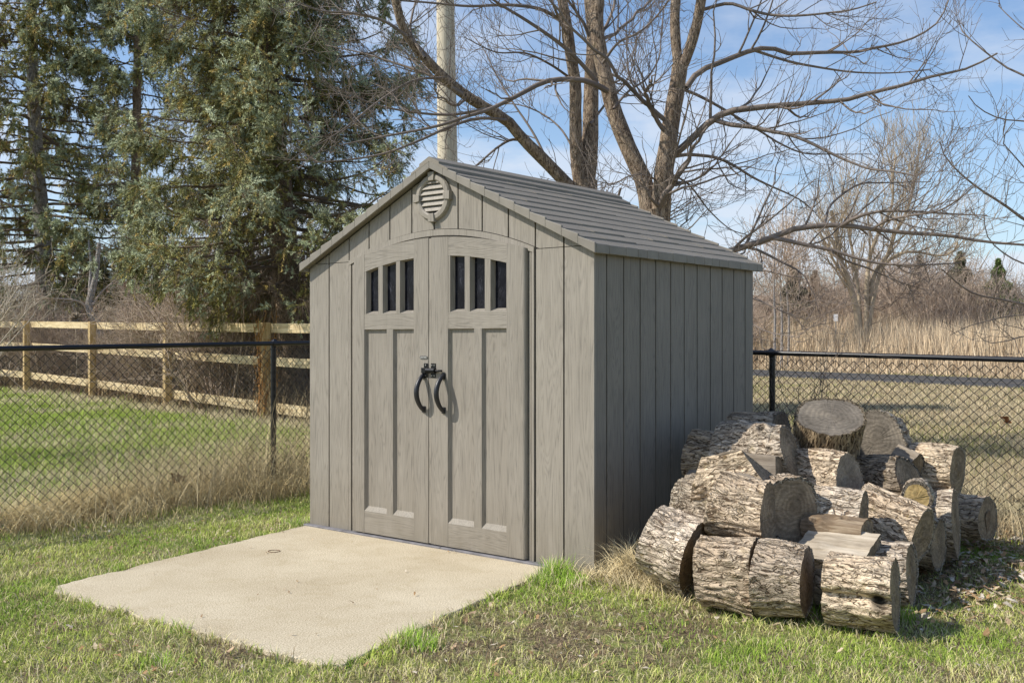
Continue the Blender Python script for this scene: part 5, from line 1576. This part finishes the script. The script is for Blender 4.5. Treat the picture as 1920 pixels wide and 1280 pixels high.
def yard_points(n, x0, x1, y0, y1, power=1.0):
    X = rng.uniform(x0, x1, n); Y = y0+(y1-y0)*rng.random(n)**power
    u, v_ = loc_uv(X, Y)
    ok = ~in_poly(X, Y, slab_in)
    ok &= ~((u > -0.0) & (u < W) & (v_ > -0.03) & (v_ < D))
    a, _ = lf(X, Y); b, _ = rf(X, Y)
    ok &= (a > -0.15) & (b > -0.1)
    ok &= np.abs(X) < Y*0.56+0.9
    return X[ok], Y[ok]
g_lush = np.array([0.30, 0.47, 0.058]); g_mid = np.array([0.54, 0.635, 0.125]); g_pale = np.array([0.80, 0.77, 0.30]); s_dry = np.array([0.82, 0.71, 0.45]); s_brown = np.array([0.30, 0.215, 0.125])

X, Y = yard_points(560000, -5.2, 5.6, 3.0, 9.9, 1.5)
green = fbm(X*1.1+3, Y*1.1+9, 4); patch = fbm(X*3.2+30, Y*3.2, 3); tuft = fbm(X*9, Y*9+40, 2)
# worn soil: right of the pad
def blob(cx, cy, rx, ry): return np.exp(-(((X-cx)/rx)**2+((Y-cy)/ry)**2))
soilm = blob(0.25, 4.75, 0.55, 0.38)+0.9*blob(-0.10, 4.55, 0.35, 0.25)+0.8*blob(0.50, 4.35, 0.30, 0.22)+0.6*blob(-1.35, 4.45, 0.35, 0.2)
pileu = (X > 1.0) & (Y > 4.9)
bare = np.clip(soilm*(1.5+3.0*(fbm(X*6, Y*6+3, 3)-0.5))+(patch-0.53)*1.3, 0, 1)
un = blob(2.0, 5.9, 0.85, 0.75)
bare = np.clip(bare+un*1.1, 0, 1)
keep = rng.random(len(X)) < np.clip((0.92-0.66*bare)*(0.45+1.0*tuft), 0.05, 1)*np.clip(1.0-0.0*Y, 0.2, 1)
X, Y, green, patch, tuft, bare = [q[keep] for q in (X, Y, green, patch, tuft, bare)]
N = len(X)
gsel = np.clip((green-0.36)*3.0+rng.normal(0, .22, N), 0, 1)[:, None]
col = g_lush*gsel+g_mid*(1-gsel)
k = rng.random(N)
dryp = np.clip(0.36+1.3*(0.52-green)+0.35*bare+0.9*(patch-0.5), 0.10, 0.85)
col = np.where((k < dryp)[:, None], np.where((rng.random(N) < 0.35)[:, None], s_dry, g_pale), col)
col = np.where((k > 0.95)[:, None], s_brown, col)
col = np.where(((bare > 0.42) & (rng.random(N) < 0.42))[:, None], s_brown, col)
col *= rng.uniform(0.75, 1.25, (N, 1))
L = rng.uniform(0.017, 0.044, N)*(0.7+0.85*tuft)
L = np.where(rng.random(N) < 0.012, L*1.9, L)
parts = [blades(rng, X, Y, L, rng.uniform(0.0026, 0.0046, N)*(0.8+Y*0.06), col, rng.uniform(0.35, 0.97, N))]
# lying thatch: short straw bits close to the soil
n = 42000
X, Y = yard_points(n, -5, 5.4, 3.0, 9.6, 1.3); N = len(X)
th_ = fbm(X*2.0+8, Y*2.0+1, 3); kp = rng.random(N) < np.clip((th_-0.3)*2.4+0.5*np.exp(-((X-0.2)/0.7)**2-((Y-4.65)/0.5)**2), 0.05, 1)
X, Y = X[kp], Y[kp]; N = len(X)
col = np.where((rng.random(N) < 0.6)[:, None], s_dry, s_brown)*rng.uniform(0.6, 1.25, (N, 1))
parts.append(blades(rng, X, Y, rng.uniform(0.025, 0.075, N), rng.uniform(0.002, 0.0045, N), col, np.full(N, 0.985), GZ+rng.uniform(0.002, 0.02, N)))
# longer tufts along the pad edges, shed foot and logs
def tufts(cx, cy, n, sp, Lr, colr, bend=(0.2, 0.8), w=(0.003, 0.005)):
    X = cx+rng.normal(0, sp, n); Y = cy+rng.normal(0, sp, n)
    ok = ~in_poly(X, Y, SLAB)
    u, v_ = loc_uv(X, Y); ok &= ~((u > 0) & (u < W) & (v_ > 0) & (v_ < D))
    X, Y = X[ok], Y[ok]; m = len(X)
    col = colr*rng.uniform(0.7, 1.35, (m, 1))
    return blades(rng, X, Y, rng.uniform(*Lr, m), rng.uniform(*w, m), col, rng.uniform(*bend, m))
ed = [(A.lerp(B, q)) for q in np.linspace(0.02, 1, 46)] + [B.lerp(C_, q) for q in np.linspace(0.02, 1, 44)] + [Vector((P2.x, P2.y)).lerp(A, q) for q in np.linspace(0.0, 1, 52)]
for p in ed:
    if rng.random() < 0.66:
        c = p+Vector((rng.normal(0, .03), rng.normal(0, .03)))
        parts.append(tufts(c.x, c.y, int(rng.uniform(12, 60)), 0.035, (0.03, 0.085), [g_lush, g_mid, g_pale, s_dry][rng.integers(0, 4)]))
for px, py, n, sp, Lr in ((1040, 1082, 420, 0.05, (0.06, 0.15)), (1075, 1095, 260, 0.06, (0.04, 0.10)), (1010, 1095, 160, 0.05, (0.04, 0.1)), (755, 1200, 260, 0.06, (0.05, 0.10)), (790, 1215, 160, 0.05, (0.04, 0.09)), (185, 1112, 160, 0.04, (0.05, 0.12)), (565, 985, 200, 0.06, (0.04, 0.09)),
    (1340, 1118, 160, 0.05, (0.04, 0.1)), (1425, 1148, 160, 0.06, (0.04, 0.09)), (1500, 1150, 160, 0.06, (0.04, 0.09)), (1690, 1165, 200, 0.05, (0.04, 0.1)), (1620, 1180, 120, 0.07, (0.04, 0.08)), (300, 1250, 100, 0.05, (0.04, 0.09)), (360, 1180, 120, 0.06, (0.04, 0.09))):
    x, y = gxy(px, py, GZ); parts.append(tufts(x, y, n, sp, Lr, g_lush*1.25)); parts.append(tufts(x, y, n//3, sp, Lr, s_dry))
stuff('lawn_grass', parts, 'grass', 'short patchy green and straw coloured lawn around the shed and pad', 'grass')

# dry tall grass along the fences
parts = []
n = 40000
s = rng.uniform(0.5, 8.4, n); a = rng.normal(0.10, 0.20, n)
X = l0.x+V.x*s+V.y*a; Y = l0.y+V.y*s-V.x*a
den = fbm(s*1.6+20, a*3+5, 3)
kp = (rng.random(n) < np.clip((den-0.28)*3, 0.05, 1)) & (np.abs(a) < 0.7)
u, v_ = loc_uv(X, Y); kp &= ~((u > -0.02) & (u < W) & (v_ > 0) & (v_ < D))
X, Y, den = X[kp], Y[kp], den[kp]; N = len(X)
col = np.where((rng.random(N) < 0.42)[:, None], np.array([0.88, 0.70, 0.345]), np.where((rng.random(N) < 0.5)[:, None], np.array([0.44, 0.325, 0.165]), np.array([0.88, 0.76, 0.45])))*rng.uniform(0.65, 1.25, (N, 1))
L = rng.uniform(0.12, 0.46, N)*(0.5+0.85*den)
parts.append(blades(rng, X, Y, L, rng.uniform(0.003, 0.0058, N), col, rng.uniform(0.6, 0.99, N), GZ, 0.6, 5, 1.1))
# taller stalks near the shed corner post
n = 4200
s = rng.normal(6.5, 0.95, n); a = rng.normal(-0.12, 0.26, n)
X = l0.x+V.x*s+V.y*a; Y = l0.y+V.y*s-V.x*a
u, v_ = loc_uv(X, Y); kp = ~((u > -0.04) & (u < W+.1) & (v_ > -0.05) & (v_ < D)); X, Y = X[kp], Y[kp]; N = len(X)
col = np.array([0.74, 0.61, 0.35])*rng.uniform(0.6, 1.25, (N, 1))
parts.append(blades(rng, X, Y, 0.30+0.75*rng.random(N)**1.8, rng.uniform(0.003, 0.0055, N), col, rng.uniform(0.25, 0.97, N), GZ, 0.6, 6, 1.1))
# behind the fences, thicker
n = 17000
s = rng.uniform(-0.6, 9.5, n); a = rng.normal(-0.12, 0.28, n)
X = corner.x+U.x*s-V.x*a*-1; Y = corner.y+U.y*s-V.y*a*-1
kp = np.abs(a) < 0.9; X, Y = X[kp], Y[kp]; N = len(X)
u, v_ = loc_uv(X, Y); kp = ~((u > 0) & (u < W) & (v_ > 0) & (v_ < D)); X, Y = X[kp], Y[kp]; N = len(X)
col = np.where((rng.random(N) < 0.7)[:, None], np.array([0.66, 0.54, 0.33]), np.array([0.40, 0.29, 0.165]))*rng.uniform(0.6, 1.25, (N, 1))
parts.append(blades(rng, X, Y, rng.uniform(0.08, 0.40, N), rng.uniform(0.003, 0.0055, N), col, rng.uniform(0.3, 0.97, N), GZ, 0.5, 4, 1.1))
# loose stalks by the right fence, past the heap
n = 1500; s = rng.uniform(3.6, 7.2, n); a = rng.normal(-0.02, 0.14, n)
X = corner.x+U.x*s-V.x*a; Y = corner.y+U.y*s-V.y*a; N = n
col = np.array([0.80, 0.68, 0.42])*rng.uniform(0.5, 1.2, (N, 1))
parts.append(blades(rng, X, Y, rng.uniform(0.2, 0.75, N), rng.uniform(0.003, 0.005, N), col, rng.uniform(0.3, 0.98, N), GZ, 0.6, 6, 1.1))
# trampled straw at the right foot of the shed
for px, py, n, sp, Lr in ((1190, 1085, 700, 0.05, (0.14, 0.32)), (1150, 1092, 300, 0.10, (0.08, 0.20)), (1230, 1105, 300, 0.10, (0.06, 0.17)), (1120, 1082, 160, 0.06, (0.06, 0.15)), (1290, 1118, 160, 0.09, (0.05, 0.14))):
    x, y = gxy(px, py, GZ); parts.append(tufts(x, y, n, sp, Lr, np.array([0.86, 0.72, 0.43]), (0.5, 0.98), (0.003, 0.006)))
stuff('dry_grass', parts, 'straw', 'long bleached dry grass tangled along the feet of the chain link fences', 'dry grass')

# lawn beyond the left fence
n = 210000
X = rng.uniform(-17, -0.5, n); Y = 8.0+20*rng.random(n)**1.6
a, _ = lf(X, Y)
# in front of the timber fence
ok = (a < 0.1) & (X > -Y*0.60-0.5) & (Y < 20.46-(X+6.8)*1.16-0.1)
X, Y = X[ok], Y[ok]; N = len(X)
green = fbm(X*0.5+3, Y*0.5+9, 4); nearf = np.exp(-((a[ok]+0.2)/0.8)**2); tf = 20.46-(X+6.8)*1.16-Y
pt2 = fbm(X*1.7, Y*1.7+31, 3)
dryp = np.clip(0.32+1.6*(0.5-green)+0.9*(pt2-0.5)+0.6*nearf+0.8*np.exp(-(tf/0.9)**2), 0.06, 0.95)
gs = rng.random((N, 1))
col = g_lush*1.15*gs+g_mid*(1-gs)
col = np.where((rng.random(N) < dryp)[:, None], s_dry, col)*rng.uniform(0.75, 1.25, (N, 1))
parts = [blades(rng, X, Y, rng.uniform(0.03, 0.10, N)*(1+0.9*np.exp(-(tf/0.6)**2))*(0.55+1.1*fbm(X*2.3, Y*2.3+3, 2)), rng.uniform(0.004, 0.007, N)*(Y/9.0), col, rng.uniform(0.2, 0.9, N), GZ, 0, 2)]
stuff('neighbour_lawn', parts, 'grass', 'green lawn beyond the left chain link fence', 'grass')

# dry field beyond the back fence
n = 170000
Y = 8.5+32*rng.random(n)**1.7; X = rng.uniform(-0.03, 0.62, n)*Y+rng.uniform(-.5, .5, n)
b, _ = rf(X, Y)
ok = (b < -0.1) & ~in_poly(X, Y, PATH) & (Y < 60)
X, Y = X[ok], Y[ok]; N = len(X)
gr = fbm(X*0.4+60, Y*0.4+2, 4)
col = np.where((rng.random(N) < np.clip((gr-0.42)*2.0, 0.04, 0.55))[:, None], np.array([0.33, 0.33, 0.105]), np.where((rng.random(N) < 0.75)[:, None], np.array([0.70, 0.575, 0.36]), np.array([0.40, 0.29, 0.165])))*rng.uniform(0.7, 1.25, (N, 1))
parts = [blades(rng, X, Y, rng.uniform(0.04, 0.13, N), rng.uniform(0.0035, 0.0065, N)*(Y/9.0), col, rng.uniform(0.3, 0.97, N), GZ, 0, 2)]
stuff('field_grass', parts, 'straw', 'short straw coloured field grass between the back fence and the asphalt path', 'field grass')

# tall reeds beyond the path
n = 90000
Y = 30+36*rng.random(n); X = (rng.uniform(-0.05, 0.62, n))*Y
cr = 45.8-(X-11.3)*1.86          # far edge of the path
ok = (Y > cr+1.2) & (Y < cr+26)
X, Y = X[ok], Y[ok]; N = len(X); da = (Y-(45.8-(X-11.3)*1.86))
tall = np.clip((da-1.5)/6.0, 0.14, 1)*(0.75+0.5*fbm(X*0.3, Y*0.3+7, 3))
hmax = H-GZ+ (CY-584)/F*Y
col = np.where((rng.random(N) < 0.76)[:, None], np.array([0.80, 0.63, 0.42]), np.where((rng.random(N) < 0.6)[:, None], np.array([0.40, 0.275, 0.165]), np.array([0.68, 0.58, 0.42])))*rng.uniform(0.65, 1.2, (N, 1))
parts = [blades(rng, X, Y, hmax*tall*rng.uniform(0.55, 1.0, N), rng.uniform(0.018, 0.04, N), col, rng.uniform(0.03, 0.35, N), GZ, 0, 3, 1.15)]
stuff('reeds', parts, 'straw', 'tall band of tan dry reeds beyond the asphalt path', 'reeds')
# rough dry growth under the thicket, behind the timber fence
n = 26000
X = rng.uniform(-19, 3, n); tf = rng.uniform(-0.3, 7, n)**1.0; Y = 20.46-(X+6.8)*1.16+tf
ok = (Y > 9.5) & (X > -Y*0.6) & (X < Y*0.1-0.7)
X, Y, tf = X[ok], Y[ok], tf[ok]; N = len(X)
b, su = rf(X, Y); a, _ = lf(X, Y)
ok = (a < 0.0) | (b < -0.3); X, Y, tf = X[ok], Y[ok], tf[ok]; N = len(X)
col = np.where((rng.random(N) < 0.6)[:, None], np.array([0.47, 0.36, 0.20]), np.array([0.27, 0.185, 0.11]))*rng.uniform(0.6, 1.25, (N, 1))
parts = [blades(rng, X, Y, rng.uniform(0.15, 0.9, N), rng.uniform(0.008, 0.016, N), col, rng.uniform(0.15, 0.9, N), GZ, 0.4, 4, 1.1)]
stuff('rough_dry_growth', parts, 'straw', 'rough tangle of dead grass and stems under the thicket behind the timber fence', 'dry growth')

# ------------------------------------------------------------------ fallen leaves
def leaves(X, Y, sz, z=GZ, lift=0.03):
    N = len(X); a = rng.uniform(0, 6.283, N)
    # eight-point ragged outline, folded along the midrib
    base = np.array([(-1, 0), (-0.45, 0.42), (0.05, 0.34), (0.4, 0.5), (1, 0.05), (0.42, -0.46), (0.0, -0.30), (-0.5, -0.40)])
    pts = base[None]*(1+rng.normal(0, 0.16, (N, 8, 2)))*sz[:, None, None]
    fold = rng.uniform(-0.9, 0.9, N); tilt = rng.uniform(-0.5, 0.5, N)
    px_ = pts[..., 0]*np.cos(a)[:, None]-pts[..., 1]*np.sin(a)[:, None]; py_ = pts[..., 0]*np.sin(a)[:, None]+pts[..., 1]*np.cos(a)[:, None]
    pz = np.abs(pts[..., 1])*fold[:, None]+pts[..., 0]*tilt[:, None]+rng.normal(0, .08, (N, 8))*sz[:, None]
    pz -= pz.min(1, keepdims=True)
    v = np.stack([X[:, None]+px_, Y[:, None]+py_, z+rng.uniform(0.004, lift, N)[:, None]+pz], -1)
    b = (np.arange(N)*8)[:, None]
    q = np.concatenate([b+np.array([[0, 1, 2, 7]]), b+np.array([[7, 2, 6, 6]])[:, [0, 1, 2, 2]]]) if False else np.concatenate([b+np.array([[0, 7, 6, 1]]), b+np.array([[1, 6, 2, 2]])[:, :4] if False else b+np.array([[1, 6, 5, 2]]), b+np.array([[2, 5, 4, 3]])])
    tr = np.zeros((0, 3), int)
    cc = np.array([[0.46, 0.33, 0.21], [0.32, 0.21, 0.12], [0.58, 0.46, 0.31], [0.64, 0.56, 0.44], [0.40, 0.25, 0.12]])[rng.integers(0, 5, N)]*rng.uniform(0.7, 1.25, (N, 1))
    return v.reshape(-1, 3), q, tr, np.repeat(cc, 8, axis=0)
parts = []
def leaf_zone(n, cx, cy, sx, sy, smin=0.014, smax=0.032):
    X = rng.normal(cx, sx, n); Y = rng.normal(cy, sy, n)
    u, v_ = loc_uv(X, Y); ok = ~((u > -.02) & (u < W+.02) & (v_ > 0) & (v_ < D)) & ~in_poly(X, Y, SLAB)
    X, Y = X[ok], Y[ok]
    return leaves(X, Y, rng.uniform(smin, smax, len(X)))
x, y = gxy(1790, 1060); parts.append(leaf_zone(700, x, y, 0.36, 0.42))
x, y = gxy(1860, 1010); parts.append(leaf_zone(700, x, y, 0.4, 0.35))
x, y = gxy(1740, 1110); parts.append(leaf_zone(300, x, y, 0.26, 0.26))
parts.append(leaf_zone(160, 1.8, 5.6, 0.7, 0.6))
parts.append(leaf_zone(90, 0.2, 4.6, 0.5, 0.4, 0.01, 0.022))
x, y = gxy(280, 1190); parts.append(leaf_zone(110, x, y, 0.6, 0.45, 0.01, 0.024))
x, y = gxy(180, 1010); parts.append(leaf_zone(120, x, y, 0.9, 0.4, 0.01, 0.024))
n_ = 260
sx_ = rng.uniform(-2.0, 0.0, 60); sy_ = rng.uniform(4.4, 7.2, 60); ok_ = in_poly(sx_, sy_, slab_in)
parts.append(leaves(sx_[ok_], sy_[ok_], rng.uniform(0.005, 0.013, int(ok_.sum())), 0.0, 0.006))
X, Y = yard_points(n_*2, -4, 4.5, 3.2, 8); parts.append(leaves(X[:n_], Y[:n_], rng.uniform(0.009, 0.022, len(X[:n_]))))
stuff('fallen_leaves', parts, 'leaf', 'scattered curled brown leaves lying on the grass around the log heap', 'fallen leaves')

# big dead leaves caught in the fences
def big_leaf(px, py, d, size, label, c):
    n = 40; v = [(0, 0, 0)]
    for i in range(n):
        a = 2*math.pi*i/n
        r = size*(0.78+0.16*math.sin(3*a+0.8)+0.13*math.sin(7*a+py)+0.10*math.sin(2*a+px)+0.05*math.sin(13*a))
        v.append((r*math.cos(a)*1.25, 0.02*math.sin(3*a)+0.012*math.cos(5*a), r*math.sin(a)*0.8))
    f = np.array([[0, i+1, (i+1) % n+1] for i in range(n)])
    o = np_mesh('dead_leaf', v, [f], M['leaf'], None, False, np.tile(np.array(c), (len(v), 1)))
    o.location = at(px, py, d); o.rotation_euler = (0, 0.2, SHED_ROT+R_(60))
    tag(o, label, 'leaf')
big_leaf(332, 896, 8.46, 0.06, 'large brown dead leaf caught low in the left chain link fence', (0.22, 0.135, 0.07))
big_leaf(1887, 787, 8.0, 0.042, 'reddish oak leaf behind the right chain link fence', (0.28, 0.12, 0.05))

# orange dry vine on the timber post nearest the shed
vx, vy = wp[4]
vin = empty('dry_vine', (vx, vy, GZ), 0, 'rusty orange dried vine climbing the timber fence post nearest the shed', 'vine')
n = 26; P = []
for i in range(n):
    ph_ = rng.uniform(0, 6.28); top = rng.uniform(0.9, 2.15)
    s = np.linspace(0, 1, 14); r_ = 0.13+0.05*np.sin(s*5+ph_)
    P.append(np.stack([r_*np.cos(ph_+s*rng.uniform(1, 4)), r_*np.sin(ph_+s*3), top*s], -1))
P = np.array(P); v, f = tubes(P, np.full(P.shape[:2], 0.006), 4)
M['vine'] = mat_plain('orange_dry_vine', (0.36, 0.19, 0.06), 0.85, 0.3, 4)
np_mesh('stem', v, [f], M['vine'], vin, True)
N = 900; i_ = rng.integers(0, n, N); j_ = rng.integers(2, 14, N)
B0 = P[i_, j_]
v, q, tr, c = leaves(B0[:, 0]+rng.normal(0, .05, N), B0[:, 1]+rng.normal(0, .05, N), rng.uniform(0.012, 0.03, N), 0)
v[:, 2] += np.repeat(B0[:, 2], 8); 
np_mesh('leaf', v, [q], M['leaf'], vin, False, np.tile(np.array([0.42, 0.22, 0.07]), (len(v), 1))*np.repeat(rng.uniform(0.6, 1.3, (N, 1)), 8, axis=0))['kind'] = 'stuff'
# bare vine tangled through the right fence by its first post
o0 = Vector((rpost.x, rpost.y, GZ)) + U*0.18
vin2 = empty('bare_vine', o0, SHED_ROT, 'thin leafless vine tangled through the right fence between the post and the log heap', 'vine')
P = []
for i in range(26):
    x0 = rng.uniform(-0.1, 0.75); s = np.linspace(0, 1, 14); top = rng.uniform(0.5, 1.5)
    ph_ = rng.uniform(0, 6.28); 
    P.append(np.stack([x0+rng.normal(0, .25)*s**2+0.09*np.sin(s*rng.uniform(3, 9)+ph_)*s, 0.01+0.035*np.sin(s*11+ph_), top*s-0.12*np.maximum(s-0.7, 0)*rng.uniform(0, 3)], -1))
P = np.array(P); Rr = np.linspace(0.0042, 0.0018, 14)[None].repeat(len(P), 0)
c1_, r1_ = spawn(rng, P, Rr, 5, 0.3, 1.0, (30, 80), (0.12, 0.45), 0.7, 7, 0.2, 0.06, 0.0016, curl=0.5)
v, f = join([(P, Rr, 5), (c1_, r1_, 3)])
np_mesh('stem', v, [f], M['twig'], vin2, True)
# pale dried flower heads behind the timber fence
for px, py, d, sz, lab in ((205, 590, 25.4, 0.20, 'large pale dried flower head rising above the timber fence'), (141, 597, 25.8, 0.13, 'small pale dried flower head left of the larger one above the timber fence')):
    b0 = at(px, py, d); root = empty('dried_flower', (b0.x, d, GZ), 0, lab, 'plant')
    MB().tube([(0, 0, 0), (0.05, 0, b0.z*0.5), (0, 0, b0.z-GZ)], 0.012, 6).build('stem', M['twig_pale'], root, True)
    N = 260; dr_ = norm(rng.normal(size=(N, 3))); S = dr_*0.03+np.array([0, 0, b0.z-GZ])
    P = np.stack([S, S+dr_*sz*rng.uniform(0.5, 1.1, (N, 1))], 1)
    v, f = tubes(P, np.full((N, 2), 0.011), 3); np_mesh('flower_head', v, [f], M['twig_pale'], root)
